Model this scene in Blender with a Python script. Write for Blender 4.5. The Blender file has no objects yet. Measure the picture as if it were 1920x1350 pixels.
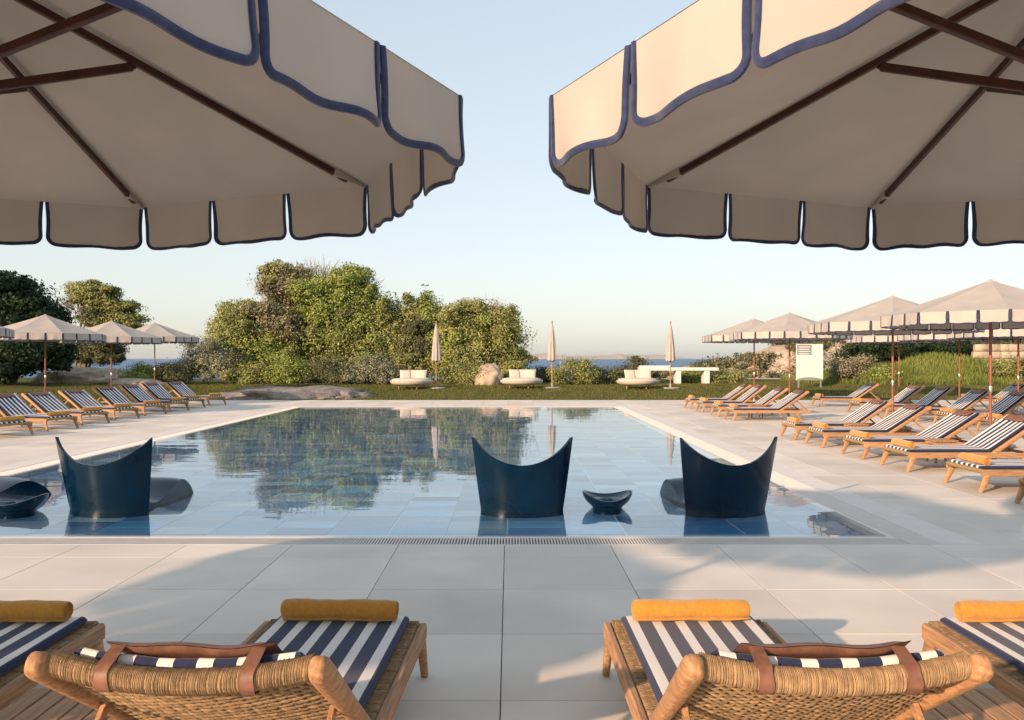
import bpy, math, random
import numpy as np
from mathutils import Vector, Matrix, Quaternion, noise as mnoise
R = math.radians
PI = math.pi
random.seed(7)
rng = np.random.default_rng(11)
sc = bpy.context.scene
COL = sc.collection

# ------------------------------------------------------------------ camera
F, VX, VY, CH = 1550.0, 955.0, 672.0, 1.55        # focal length and vanishing point in photo pixels, eye height
cam_d = bpy.data.cameras.new('camera')
cam_d.sensor_width = 36.0
cam_d.lens = 36.0 * F / 1920.0
cam_d.shift_x = (960 - VX) / 1920.0
cam_d.shift_y = -(675 - VY) / 1920.0
cam_d.clip_start = 0.05
cam_d.clip_end = 60000
cam = bpy.data.objects.new('camera', cam_d)
COL.objects.link(cam)
cam.location = (0, 0, CH)
cam.rotation_euler = (PI / 2, 0, 0)
sc.camera = cam

# ------------------------------------------------------------------ sky, sun, exposure
SUN_EL, SUN_AZ = R(17.0), R(222.0)                # azimuth clockwise from +Y
world = bpy.data.worlds.new('World')
sc.world = world
world.use_nodes = True
wn = world.node_tree
sky = wn.nodes.new('ShaderNodeTexSky')
sky.sky_type = 'NISHITA'
sky.sun_disc = False
sky.sun_elevation = SUN_EL
sky.sun_rotation = SUN_AZ
sky.altitude = 0
sky.air_density = 1.0
sky.dust_density = 1.6
sky.ozone_density = 1.0
hs = wn.nodes.new('ShaderNodeHueSaturation')              # colour grade over the whole sky, slightly more saturated
hs.inputs['Saturation'].default_value = 1.05
wn.links.new(sky.outputs[0], hs.inputs['Color'])
gm = wn.nodes.new('ShaderNodeGamma'); gm.inputs[1].default_value = 0.36      # tone grade: flattens the sky's brightness from horizon to top
wn.links.new(hs.outputs[0], gm.inputs[0])
wn.links.new(gm.outputs[0], wn.nodes['Background'].inputs[0])
wn.nodes['Background'].inputs[1].default_value = 0.15
sun_d = bpy.data.lights.new('sun', 'SUN')
sun_d.energy = 2.0
sun_d.angle = R(0.9)
sun_d.color = (1.0, 0.67, 0.43)
sun = bpy.data.objects.new('sun', sun_d)
COL.objects.link(sun)
to_sun = Vector((math.sin(SUN_AZ) * math.cos(SUN_EL), math.cos(SUN_AZ) * math.cos(SUN_EL), math.sin(SUN_EL)))
sun.rotation_euler = (-to_sun).to_track_quat('-Z', 'Y').to_euler()
sun.location = to_sun * 60
sc.view_settings.view_transform = 'Standard'
sc.view_settings.look = 'None'
sc.view_settings.gamma = 1
sc.view_settings.use_curve_mapping = False
sc.view_settings.exposure = 1.88
sc.cycles.use_denoising = True
sc.cycles.max_bounces = 8
sc.cycles.diffuse_bounces = 3
sc.cycles.glossy_bounces = 4
sc.cycles.transparent_max_bounces = 12
sc.cycles.sample_clamp_indirect = 6

# ------------------------------------------------------------------ helpers
def W(px, py, Y):
    """photo pixel at depth Y -> world point"""
    return Vector(((px - VX) / F * Y, Y, CH - (py - VY) / F * Y))

def tag(o, label=None, cat=None, group=None, kind=None):
    for k, v in (('label', label), ('category', cat), ('group', group), ('kind', kind)):
        if v: o[k] = v
    return o

def empty(name, loc=(0, 0, 0), rz=0.0):
    o = bpy.data.objects.new(name, None)
    o.empty_display_size = 0.2
    COL.objects.link(o)
    o.location = loc
    o.rotation_euler = (0, 0, rz)
    return o

def inst(name, mesh, parent=None, loc=(0, 0, 0), rz=0.0, rot=None, scale=None):
    o = bpy.data.objects.new(name, mesh)
    COL.objects.link(o)
    o.parent = parent
    o.location = loc
    o.rotation_euler = rot if rot else (0, 0, rz)
    if scale: o.scale = scale
    return o

class MB:
    def __init__(s):
        s.v, s.f, s.m = [], [], []
    def add(s, verts, faces, mi=0):
        b = len(s.v)
        s.v.extend([tuple(p) for p in verts])
        s.f.extend([tuple(b + i for i in f) for f in faces])
        s.m.extend([mi] * len(faces))
        return s
    def rings(s, rings, mi=0, caps=True, closed=False):
        n = len(rings[0]); v = [p for r in rings for p in r]; f = []
        k = len(rings)
        for i in range(k if closed else k - 1):
            a, b = i * n, ((i + 1) % k) * n
            for j in range(n):
                f.append((a + j, a + (j + 1) % n, b + (j + 1) % n, b + j))
        if caps and not closed:
            f.append(tuple(reversed(range(n)))); f.append(tuple(range((k - 1) * n, k * n)))
        return s.add(v, f, mi)
    def grid(s, P, mi=0, wrap=False):
        nr, nc = len(P), len(P[0]); v = [p for r in P for p in r]; f = []
        for i in range(nr - 1):
            for j in range(nc - 1):
                f.append((i * nc + j, i * nc + j + 1, (i + 1) * nc + j + 1, (i + 1) * nc + j))
        return s.add(v, f, mi)
    def box(s, x0, x1, y0, y1, z0, z1, c=0.004, mi=0):
        """chamfered box"""
        P = []
        for z, ins in ((z0, c), (z0 + c, 0), (z1 - c, 0), (z1, c)):
            a, b, d, e = x0 + ins, x1 - ins, y0 + ins, y1 - ins
            P.append([(a + c, d, z), (b - c, d, z), (b, d + c, z), (b, e - c, z), (b - c, e, z), (a + c, e, z), (a, e - c, z), (a, d + c, z)])
        return s.rings(P, mi)
    def beam(s, p0, p1, w0, h0, w1=None, h1=None, side=(1, 0, 0), c=0.15, mi=0):
        """tapered beam with chamfered rectangular section; w along side, h perpendicular"""
        p0, p1 = Vector(p0), Vector(p1)
        w1 = w0 if w1 is None else w1; h1 = h0 if h1 is None else h1
        t = (p1 - p0).normalized(); sd = Vector(side); sd = (sd - t * sd.dot(t)).normalized(); up = t.cross(sd)
        rings = []
        L = (p1 - p0).length
        ch = min(w0, h0, w1, h1) * c
        for q, (w, h), ins in ((0, (w0, h0), ch), (ch / L, (w0, h0), 0), (1 - ch / L, (w1, h1), 0), (1, (w1, h1), ch)):
            p = p0.lerp(p1, q); a, b = w / 2 - ins, h / 2 - ins
            k = ch
            rings.append([p + sd * x + up * y for x, y in ((-a + k, -b), (a - k, -b), (a, -b + k), (a, b - k), (a - k, b), (-a + k, b), (-a, b - k), (-a, -b + k))])
        return s.rings(rings, mi)
    def loft(s, secs, n=12, e=2.6, mi=0, side=(1, 0, 0)):
        """secs: (centre, half_w along side, half_h); superellipse section, ends closed"""
        rings = []
        for i, (p, hw, hh) in enumerate(secs):
            a = Vector(secs[max(i - 1, 0)][0]); b = Vector(secs[min(i + 1, len(secs) - 1)][0])
            t = (b - a).normalized(); sd = Vector(side); sd = (sd - t * sd.dot(t)).normalized(); up = t.cross(sd)
            r = []
            for k in range(n):
                th = 2 * PI * k / n; cc, ss = math.cos(th), math.sin(th)
                r.append(Vector(p) + sd * hw * math.copysign(abs(cc) ** (2 / e), cc) + up * hh * math.copysign(abs(ss) ** (2 / e), ss))
            rings.append(r)
        return s.rings(rings, mi)
    def tube(s, pts, rad, n=8, mi=0, caps=True):
        rings = []
        up = None
        for i, p in enumerate(pts):
            a = Vector(pts[max(i - 1, 0)]); b = Vector(pts[min(i + 1, len(pts) - 1)])
            t = (b - a).normalized()
            if up is None:
                up = t.orthogonal().normalized()
            up = (up - t * up.dot(t)).normalized(); sd = t.cross(up)
            r = rad[i] if hasattr(rad, '__len__') else rad
            rings.append([Vector(p) + (up * math.cos(2 * PI * k / n) + sd * math.sin(2 * PI * k / n)) * r for k in range(n)])
        return s.rings(rings, mi, caps)
    def lathe(s, prof, n=24, mi=0, cx=0, cy=0):
        rings = [[(cx + r * math.cos(2 * PI * k / n), cy + r * math.sin(2 * PI * k / n), z) for k in range(n)] for r, z in prof]
        return s.rings(rings, mi)
    def mesh(s, name, mats, smooth=True, angle=40):
        me = bpy.data.meshes.new(name)
        me.from_pydata(s.v, [], s.f)
        for m in mats: me.materials.append(m)
        if max(s.m, default=0): me.polygons.foreach_set('material_index', s.m)
        if smooth:
            me.polygons.foreach_set('use_smooth', [True] * len(s.f))
            try: me.set_sharp_from_angle(angle=R(angle))
            except Exception: pass
        me.update()
        return me

def np_mesh(name, verts, quads, mats, mi=None, smooth=False):
    """fast mesh of quads"""
    me = bpy.data.meshes.new(name)
    nv, nf = len(verts), len(quads)
    me.vertices.add(nv); me.vertices.foreach_set('co', np.asarray(verts, dtype=np.float32).ravel())
    me.loops.add(nf * 4); me.loops.foreach_set('vertex_index', np.asarray(quads, dtype=np.int32).ravel())
    me.polygons.add(nf)
    me.polygons.foreach_set('loop_start', np.arange(0, nf * 4, 4, dtype=np.int32))
    for m in mats: me.materials.append(m)
    if mi is not None: me.polygons.foreach_set('material_index', np.asarray(mi, dtype=np.int32))
    if smooth: me.polygons.foreach_set('use_smooth', np.ones(nf, dtype=bool))
    me.update(calc_edges=True)
    me.validate()
    return me

# ------------------------------------------------------------------ materials
def mat(name, col, rough=0.6, spec=0.3, var=0.15, scale=8.0, bump=0.0, bscale=80.0, stretch=(1, 1, 1), metal=0.0,
        col2=None, island=0.0, objrand=0.0, transl=0.0, coat=0.0, sheen=0.0, detail=5, bdist=0.01, world=False):
    m = bpy.data.materials.new(name); m.use_nodes = True
    nt = m.node_tree; N = nt.nodes; L = nt.links
    b = N['Principled BSDF']
    b.inputs['Roughness'].default_value = rough
    b.inputs['Specular IOR Level'].default_value = spec
    b.inputs['Metallic'].default_value = metal
    b.inputs['Coat Weight'].default_value = coat
    b.inputs['Sheen Weight'].default_value = sheen
    tc = N.new('ShaderNodeTexCoord'); mp = N.new('ShaderNodeMapping'); mp.inputs['Scale'].default_value = stretch
    if world: L.new(N.new('ShaderNodeNewGeometry').outputs['Position'], mp.inputs[0])
    else: L.new(tc.outputs['Object'], mp.inputs[0])
    nz = N.new('ShaderNodeTexNoise'); nz.inputs['Scale'].default_value = scale; nz.inputs['Detail'].default_value = detail
    L.new(mp.outputs[0], nz.inputs['Vector'])
    c2 = col2 if col2 else tuple(c * (1 - var) for c in col)
    c1 = col if col2 else tuple(min(1, c * (1 + var)) for c in col)
    cr = N.new('ShaderNodeValToRGB')
    cr.color_ramp.elements[0].position = 0.3; cr.color_ramp.elements[0].color = (*c2, 1)
    cr.color_ramp.elements[1].position = 0.7; cr.color_ramp.elements[1].color = (*c1, 1)
    L.new(nz.outputs['Fac'], cr.inputs[0])
    out = cr.outputs[0]
    for amt, src in ((island, 'g'), (objrand, 'o')):
        if amt:
            if src == 'g': nd = N.new('ShaderNodeNewGeometry'); so = nd.outputs['Random Per Island']
            else: nd = N.new('ShaderNodeObjectInfo'); so = nd.outputs['Random']
            mr = N.new('ShaderNodeMapRange'); mr.inputs[3].default_value = 1 - amt; mr.inputs[4].default_value = 1 + amt
            L.new(so, mr.inputs[0])
            mx = N.new('ShaderNodeVectorMath'); mx.operation = 'SCALE'
            L.new(out, mx.inputs[0]); L.new(mr.outputs[0], mx.inputs['Scale']); out = mx.outputs[0]
    L.new(out, b.inputs['Base Color'])
    if bump:
        n2 = N.new('ShaderNodeTexNoise'); n2.inputs['Scale'].default_value = bscale; n2.inputs['Detail'].default_value = 4
        L.new(mp.outputs[0], n2.inputs['Vector'])
        bp = N.new('ShaderNodeBump'); bp.inputs['Strength'].default_value = bump; bp.inputs['Distance'].default_value = bdist
        L.new(n2.outputs['Fac'], bp.inputs['Height']); L.new(bp.outputs[0], b.inputs['Normal'])
    if transl:
        tr = N.new('ShaderNodeBsdfTranslucent'); L.new(out, tr.inputs[0])
        mx = N.new('ShaderNodeMixShader'); mx.inputs[0].default_value = transl
        L.new(b.outputs[0], mx.inputs[1]); L.new(tr.outputs[0], mx.inputs[2])
        L.new(mx.outputs[0], N['Material Output'].inputs[0])
    return m

M = {}
M['slab'] = mat('deck_stone_slab', (0.70, 0.635, 0.55), 0.6, 0.3, col2=(0.56, 0.51, 0.45), scale=1.1, bump=0.15, bscale=45, objrand=0.1, detail=10, bdist=0.004, world=True)
M['slab_far'] = mat('deck_stone_slab_far', (0.70, 0.635, 0.55), 0.6, 0.3, col2=(0.56, 0.51, 0.45), scale=1.1, bump=0.15, bscale=45, island=0.1, detail=10, bdist=0.004, world=True)
M['coping'] = mat('coping_stone', (0.66, 0.61, 0.56), 0.55, 0.3, var=0.06, scale=4, bump=0.1, bscale=50, island=0.04, bdist=0.004)
M['joint'] = mat('joint_sand', (0.20, 0.185, 0.17), 0.9, 0.1, var=0.2, scale=20)
M['grate'] = mat('grate_resin', (0.62, 0.58, 0.54), 0.5, 0.3, var=0.05)
M['gutter'] = mat('gutter_dark', (0.10, 0.11, 0.12), 0.6, 0.3)
M['canvas'] = mat('umbrella_canvas', (0.415, 0.39, 0.36), 0.9, 0.1, var=0.08, scale=2.2, bump=0.22, bscale=7, transl=0.07, bdist=0.02)
M['binding'] = mat('navy_binding', (0.022, 0.035, 0.095), 0.85, 0.15, var=0.25, scale=60, bump=0.3, bscale=400, sheen=0.25, bdist=0.002)
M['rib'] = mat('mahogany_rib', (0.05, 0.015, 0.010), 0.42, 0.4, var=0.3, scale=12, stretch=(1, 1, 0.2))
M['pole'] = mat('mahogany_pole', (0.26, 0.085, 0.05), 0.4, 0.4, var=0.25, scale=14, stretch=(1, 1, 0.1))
M['steel'] = mat('brushed_steel', (0.6, 0.58, 0.55), 0.35, 0.5, var=0.05, metal=1.0)
M['basestone'] = mat('base_concrete', (0.33, 0.31, 0.29), 0.8, 0.2, var=0.15, bump=0.2)
M['teak'] = mat('weathered_teak', (0.47, 0.27, 0.14), 0.6, 0.25, col2=(0.235, 0.13, 0.068), scale=5, stretch=(16, 1.1, 16), bump=0.35, bscale=9, objrand=0.14, bdist=0.004, detail=7)
M['rope'] = mat('woven_cord', (0.36, 0.25, 0.145), 0.85, 0.15, col2=(0.21, 0.14, 0.078), scale=40, bump=0.5, bscale=220, island=0.22, bdist=0.003)
M['ropepanel'] = mat('woven_cord_panel', (0.42, 0.29, 0.145), 0.85, 0.15, col2=(0.20, 0.13, 0.06), scale=30, stretch=(1, 3, 3), bump=0.8, bscale=60, bdist=0.008)
M['navy'] = mat('navy_canvas', (0.022, 0.03, 0.075), 0.9, 0.12, var=0.18, scale=120, bump=0.25, bscale=500, sheen=0.15, bdist=0.002)
M['white'] = mat('white_canvas', (0.76, 0.74, 0.71), 0.9, 0.12, var=0.04, scale=120, bump=0.25, bscale=500, bdist=0.002)
M['leather'] = mat('brown_leather', (0.19, 0.092, 0.062), 0.5, 0.35, var=0.25, scale=30, bump=0.2, bscale=150, bdist=0.003)
M['towel'] = mat('mustard_terry', (0.50, 0.245, 0.045), 0.95, 0.08, var=0.12, scale=50, bump=0.7, bscale=260, sheen=0.3, objrand=0.05, bdist=0.004)
M['chair'] = mat('teal_resin', (0.001, 0.012, 0.030), 0.16, 0.45, var=0.25, scale=3, coat=0.0)
M['cushion'] = mat('cream_cushion', (0.52, 0.47, 0.41), 0.9, 0.1, var=0.06, bump=0.15, bscale=60)
M['whitepaint'] = mat('white_paint', (0.66, 0.655, 0.63), 0.5, 0.3, var=0.03)
M['textgrey'] = mat('sign_grey', (0.20, 0.24, 0.26), 0.6, 0.2, var=0.05)
M['grass'] = mat('lawn_ground', (0.125, 0.12, 0.042), 0.95, 0.05, col2=(0.07, 0.08, 0.026), scale=1.2, bump=0.5, bscale=12, bdist=0.04)
M['blade'] = mat('lawn_blades', (0.165, 0.155, 0.05), 0.8, 0.1, col2=(0.085, 0.105, 0.03), scale=0.8, island=0.35, transl=0.25)
M['bladeg'] = mat('mound_grass', (0.27, 0.29, 0.085), 0.8, 0.1, col2=(0.12, 0.17, 0.035), scale=0.6, island=0.3, transl=0.3)
M['mound'] = mat('mound_ground', (0.17, 0.19, 0.055), 0.95, 0.05, col2=(0.08, 0.11, 0.025), scale=1.0, bump=0.5, bscale=9, bdist=0.05)
M['granite'] = mat('grey_granite', (0.30, 0.265, 0.24), 0.9, 0.1, col2=(0.13, 0.12, 0.115), scale=2.2, bump=0.9, bscale=7, bdist=0.06, detail=9)
M['sandstone'] = mat('pale_rock', (0.50, 0.42, 0.33), 0.9, 0.1, col2=(0.30, 0.25, 0.195), scale=1.8, bump=0.7, bscale=6, bdist=0.05, detail=9)
M['sand'] = mat('sandy_ground', (0.60, 0.50, 0.39), 0.95, 0.05, col2=(0.46, 0.38, 0.29), scale=1.1, bump=0.4, bscale=8, bdist=0.03)
M['bark'] = mat('tree_bark', (0.21, 0.16, 0.115), 0.9, 0.1, var=0.35, scale=6, stretch=(3, 3, 0.6), bump=0.7, bscale=14, bdist=0.03)
M['twig'] = mat('dry_twigs', (0.26, 0.21, 0.145), 0.9, 0.05, var=0.2, island=0.3)
def leaf(name, c, c2, tr=0.3, isl=0.4, sc_=0.9):
    M[name] = mat(name, c, 0.55, 0.25, col2=c2, scale=sc_, island=isl, transl=tr, detail=2)
leaf('leaf_bright', (0.31, 0.37, 0.1), (0.17, 0.225, 0.055), 0.18)
leaf('leaf_olive', (0.33, 0.35, 0.125), (0.175, 0.2, 0.075), 0.18)
leaf('leaf_dark', (0.028, 0.055, 0.022), (0.018, 0.036, 0.016), 0.15)
leaf('leaf_pine', (0.3, 0.32, 0.11), (0.16, 0.18, 0.065), 0.18)
leaf('leaf_silver', (0.3, 0.31, 0.21), (0.18, 0.2, 0.13), 0.18)
leaf('leaf_yellow', (0.34, 0.34, 0.11), (0.2, 0.22, 0.07), 0.18)
leaf('leaf_dry', (0.33, 0.3, 0.185), (0.21, 0.195, 0.125), 0.18)
leaf('leaf_scrub', (0.15, 0.16, 0.08), (0.085, 0.1, 0.05), 0.18)

# pool tiles: slate blues
tm = mat('pool_tile', (0.1, 0.2, 0.3), 0.35, 0.4)
def ramp_by_random(m, stops, src):
    nt = m.node_tree; N = nt.nodes; L = nt.links
    b = N['Principled BSDF']
    if src == 'o': nd = N.new('ShaderNodeObjectInfo'); so = nd.outputs['Random']
    else: nd = N.new('ShaderNodeNewGeometry'); so = nd.outputs['Random Per Island']
    cr = N.new('ShaderNodeValToRGB'); cr.color_ramp.interpolation = 'LINEAR'
    els = cr.color_ramp.elements
    els[0].position = 0; els[0].color = (*stops[0], 1); els[1].position = 1; els[1].color = (*stops[-1], 1)
    for i in range(1, len(stops) - 1):
        e = els.new(i / (len(stops) - 1)); e.color = (*stops[i], 1)
    L.new(so, cr.inputs[0])
    tc = N.new('ShaderNodeTexCoord'); nz = N.new('ShaderNodeTexNoise'); nz.inputs['Scale'].default_value = 6; nz.inputs['Detail'].default_value = 6
    L.new(tc.outputs['Object'], nz.inputs['Vector'])
    mr = N.new('ShaderNodeMapRange'); mr.inputs[3].default_value = 0.7; mr.inputs[4].default_value = 1.3; L.new(nz.outputs['Fac'], mr.inputs[0])
    sx = N.new('ShaderNodeVectorMath'); sx.operation = 'SCALE'; L.new(cr.outputs[0], sx.inputs[0]); L.new(mr.outputs[0], sx.inputs['Scale'])
    L.new(sx.outputs[0], b.inputs['Base Color'])
TILES = [(0.010, 0.04, 0.13), (0.19, 0.42, 0.66), (0.025, 0.09, 0.24), (0.32, 0.50, 0.57), (0.016, 0.065, 0.20), (0.14, 0.29, 0.45), (0.04, 0.22, 0.42), (0.32, 0.33, 0.41)]
ramp_by_random(tm, TILES, 'o'); M['tile'] = tm
tm2 = mat('pool_tile_far', (0.1, 0.2, 0.3), 0.35, 0.4); ramp_by_random(tm2, TILES, 'g'); M['tile_far'] = tm2
M['grout'] = mat('pool_grout', (0.62, 0.66, 0.68), 0.7, 0.2, var=0.05)

# water: clear surface that mirrors by fresnel; sunlight passes through it
wm = bpy.data.materials.new('pool_water'); wm.use_nodes = True
nt = wm.node_tree; N = nt.nodes; L = nt.links
N.remove(N['Principled BSDF'])
tcw = N.new('ShaderNodeTexCoord'); mpw = N.new('ShaderNodeMapping'); mpw.inputs['Scale'].default_value = (0.8, 1.3, 1.0)
L.new(tcw.outputs['Object'], mpw.inputs[0])
nw = N.new('ShaderNodeTexNoise'); nw.inputs['Scale'].default_value = 1.1; nw.inputs['Detail'].default_value = 3; nw.inputs['Roughness'].default_value = 0.45
L.new(mpw.outputs[0], nw.inputs['Vector'])
bw = N.new('ShaderNodeBump'); bw.inputs['Strength'].default_value = 0.085; bw.inputs['Distance'].default_value = 0.05
L.new(nw.outputs['Fac'], bw.inputs['Height'])
fr = N.new('ShaderNodeFresnel'); gw = N.new('ShaderNodeNewGeometry'); io = N.new('ShaderNodeMix'); io.inputs[2].default_value = 1.4; io.inputs[3].default_value = 1 / 1.4
L.new(gw.outputs['Backfacing'], io.inputs[0]); L.new(io.outputs[0], fr.inputs['IOR']); L.new(bw.outputs[0], fr.inputs['Normal'])
tr = N.new('ShaderNodeBsdfTransparent'); tr.inputs[0].default_value = (0.90, 0.97, 1.0, 1)
gl = N.new('ShaderNodeBsdfGlossy'); gl.inputs['Roughness'].default_value = 0.0; L.new(bw.outputs[0], gl.inputs['Normal'])
pw = N.new('ShaderNodeMath'); pw.operation = 'POWER'; pw.inputs[1].default_value = 0.72; L.new(fr.outputs[0], pw.inputs[0])
mx = N.new('ShaderNodeMixShader'); L.new(pw.outputs[0], mx.inputs[0]); L.new(tr.outputs[0], mx.inputs[1]); L.new(gl.outputs[0], mx.inputs[2])
L.new(mx.outputs[0], N['Material Output'].inputs[0])
M['water'] = wm
M['sea'] = mat('sea_water', (0.035, 0.12, 0.24), 0.45, 0.5, var=0.15, scale=0.02, stretch=(1, 4, 1), bump=0.6, bscale=0.35, bdist=0.6)

# ------------------------------------------------------------------ setting: terrain, sea
def sm(a, b, x):
    t = min(1, max(0, (x - a) / (b - a))); return t * t * (3 - 2 * t)
def terrain(x, y):
    z = -0.03
    if y > 30: z += 0.25 * sm(30.8, 37, y)
    z += 0.06 * (mnoise.noise((x * 0.15, y * 0.15, 0.3))) * sm(30.8, 34, y)
    g1 = 1.15 * math.exp(-(((x - 22.0) / 2.6) ** 2 + ((y - 43.0) / 4.0) ** 2)) + 0.75 * math.exp(-(((x - 17.3) / 3.0) ** 2 + ((y - 41.0) / 3.2) ** 2)) + 0.7 * math.exp(-(((x - 27) / 4.5) ** 2 + ((y - 43.0) / 4.0) ** 2)) + 0.8 * math.exp(-(((x - 36) / 7.0) ** 2 + ((y - 45) / 5.5) ** 2))
    z += g1 * (1 + 0.35 * mnoise.noise((x * 0.45, y * 0.4, 7.0)))
    z -= 10.5 * sm(52, 82, y)
    if x < -16: z += 0.12 * sm(-16, -24, x)
    return z
DX0, DX1, DY0, DY1 = -12.6, 17.6, -9.0, 30.8
xs = sorted(set([round(-92 + 1.3 * i, 3) for i in range(160)] + [DX0, DX1]))
ys = sorted(set([round(-40 + 1.3 * i, 3) for i in range(100)] + [DY0, DY1]))
V = [(x, y, terrain(x, y)) for y in ys for x in xs]
nx = len(xs); Fc = []; mi = []
for j in range(len(ys) - 1):
    for i in range(nx - 1):
        cx, cy = (xs[i] + xs[i + 1]) / 2, (ys[j] + ys[j + 1]) / 2
        if DX0 < cx < DX1 and DY0 < cy < DY1: continue
        Fc.append((j * nx + i, j * nx + i + 1, (j + 1) * nx + i + 1, (j + 1) * nx + i))
        mi.append(1 if (cx > 15.5 and 36.5 < cy < 50 and V[j * nx + i][2] > 0.42) else 0)
ground = inst('lawn_ground', np_mesh('lawn_ground', V, Fc, [M['grass'], M['mound']], mi, True))
tag(ground, kind='structure')

S = 40000
sea = inst('sea', np_mesh('sea', [(-S, 40, -9), (S, 40, -9), (S, S, -9), (-S, S, -9)], [(0, 1, 2, 3)], [M['sea']]))
tag(sea, kind='structure')

# far coast across the water
mb = MB()
rows = []
for i in range(90):
    x = -1500 + 5200 * i / 89
    h = 26 + 40 * mnoise.noise((x * 0.0011, 3.1, 0)) + 16 * mnoise.noise((x * 0.006, 1.7, 0))
    e = sm(-1500, 300, x) * (1 - sm(2200, 3700, x))
    h = max(0.5, h * e + 8 * e)
    rows.append([(x, 15000, -9.5), (x, 15150, -9 + h * 1.7), (x, 15500, -9 + h * 2.6), (x, 16200, -10)])
mb.grid(rows)
coast = inst('far_coast_hills', mb.mesh('far_coast_hills', [M['sandstone']])); tag(coast, kind='structure')

# rocky headland on the right
def headz(x, y):
    e = sm(9, 36, x) * 1.0
    ridge = math.exp(-((y - 92 - 4 * math.sin(x * 0.12)) / 15.0) ** 2)
    n = mnoise.fractal((x * 0.11, y * 0.11, 2.0), 1.0, 2.1, 5)
    n2 = mnoise.fractal((x * 0.5, y * 0.5, 5.0), 1.0, 2.1, 3)
    return -10.2 + (9.2 + 4.4 * e + 1.3 * n) * ridge * sm(3, 18, x) + 0.25 * n2 * ridge
V = []; Fc = []
hx = [8 + 0.7 * i for i in range(100)]; hy = [60 + 0.9 * j for j in range(62)]
for y in hy:
    for x in hx: V.append((x, y, headz(x, y)))
for j in range(len(hy) - 1):
    for i in range(len(hx) - 1):
        Fc.append((j * 100 + i, j * 100 + i + 1, (j + 1) * 100 + i + 1, (j + 1) * 100 + i))
head = inst('rocky_headland', np_mesh('rocky_headland', V, Fc, [M['sandstone']], None, True)); tag(head, kind='structure')

# sandy path between the lawn and the headland
P = []
for i in range(24):
    x = 9.5 + 0.45 * i; w = 2.2 + 1.2 * math.sin(i * 0.5); y0 = 49.5 + 0.25 * i
    P.append([(x, y0 - w + k * w * 2 / 6, terrain(x, y0 - w + k * w * 2 / 6) + 0.06) for k in range(7)])
mb = MB(); mb.grid(P)
tag(inst('sandy_path', mb.mesh('sandy_path', [M['sand']])), kind='structure')

# ------------------------------------------------------------------ deck and pool
PX0, PX1, PY0, PY1 = -6.57, 3.24, 7.26, 26.1      # water
RIM, GR, CP = 0.10, 0.28, 0.34
ox0, ox1, oy0, oy1 = PX0 - RIM - GR, PX1 + RIM + GR, PY0 - RIM - GR, PY1 + RIM + GR
deck = empty('pool_deck', (0, 0, 0)); tag(deck, kind='structure')
gx = [round(-0.04 + 0.88 * k, 4) for k in range(-20, 24)]
gy = [round(3.75 + 0.9 * k, 4) for k in range(-18, 34)]
def cut(lines, a, b):
    c = [a] + [v for v in lines if a + 0.12 < v < b - 0.12] + [b]
    return list(zip(c[:-1], c[1:]))
slabs = []
for (x0, x1, y0, y1) in ((DX0, DX1, DY0, oy0), (ox1 + CP, DX1, oy0, DY1), (DX0, ox0 - CP, oy0, DY1), (ox0 - CP, ox1 + CP, oy1 + CP, DY1)):
    for a, b in cut(gx, x0, x1):
        for c, d in cut(gy, y0, y1): slabs.append((a, b, c, d))
def slab_area(s):
    a, b, c, d = s
    if c < 1.9: return 0
    cx, cy = (a + b) / 2, (c + d) / 2
    px = VX + cx / cy * F; py = VY + CH / cy * F
    if px < -60 or px > 1980 or py > 1420: return 0
    return (b - a) * (d - c) / cy ** 3
slabs.sort(key=slab_area, reverse=True)
cache = {}
for i, (a, b, c, d) in enumerate(slabs[:295]):
    k = (round(b - a, 3), round(d - c, 3))
    if k not in cache:
        w, h = k
        mb = MB(); g = 0.0025
        mb.box(-w / 2 + g, w / 2 - g, -h / 2 + g, h / 2 - g, -0.04, 0, 0.0015)
        cache[k] = mb.mesh('paving_slab', [M['slab']], False)
    o = inst('paving_slab', cache[k], deck, ((a + b) / 2, (c + d) / 2, random.uniform(-0.0012, 0.0)))
mb = MB(); g = 0.0025
for a, b, c, d in slabs[295:]:
    mb.box(a + g, b - g, c + g, d - g, -0.04, random.uniform(-0.001, 0), 0.0015)
tag(inst('far_paving_slabs', mb.mesh('far_paving_slabs', [M['slab_far']], False), deck), kind='stuff')
# bedding under the slabs
mb = MB()
for x0, x1, y0, y1 in ((DX0, DX1, DY0, oy0), (ox1, DX1, oy0, DY1), (DX0, ox0, oy0, DY1), (ox0, ox1, oy1, DY1)):
    mb.add([(x0, y0, -0.036), (x1, y0, -0.036), (x1, y1, -0.036), (x0, y1, -0.036)], [(0, 1, 2, 3)])
inst('joint_bed', mb.mesh('joint_bed', [M['joint']], False), deck)
# pale coping stones outside the grate, sides and back
cps = []
yy = oy0
while yy < oy1:
    y2 = min(yy + 1.2, oy1)
    cps += [(ox1, ox1 + CP, yy, y2), (ox0 - CP, ox0, yy, y2)]; yy = y2
xx = ox0 - CP
while xx < ox1 + CP - 0.01:
    x2 = min(xx + 1.2, ox1 + CP); cps.append((xx, x2, oy1, oy1 + CP)); xx = x2
cc = {}
for a, b, c, d in cps:
    k = (round(b - a, 3), round(d - c, 3))
    if k not in cc:
        mb = MB(); mb.box(-k[0] / 2 + g, k[0] / 2 - g, -k[1] / 2 + g, k[1] / 2 - g, -0.04, 0.002, 0.003); cc[k] = mb.mesh('coping_stone', [M['coping']], False)
    inst('coping_stone', cc[k], deck, ((a + b) / 2, (c + d) / 2, 0))
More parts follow.
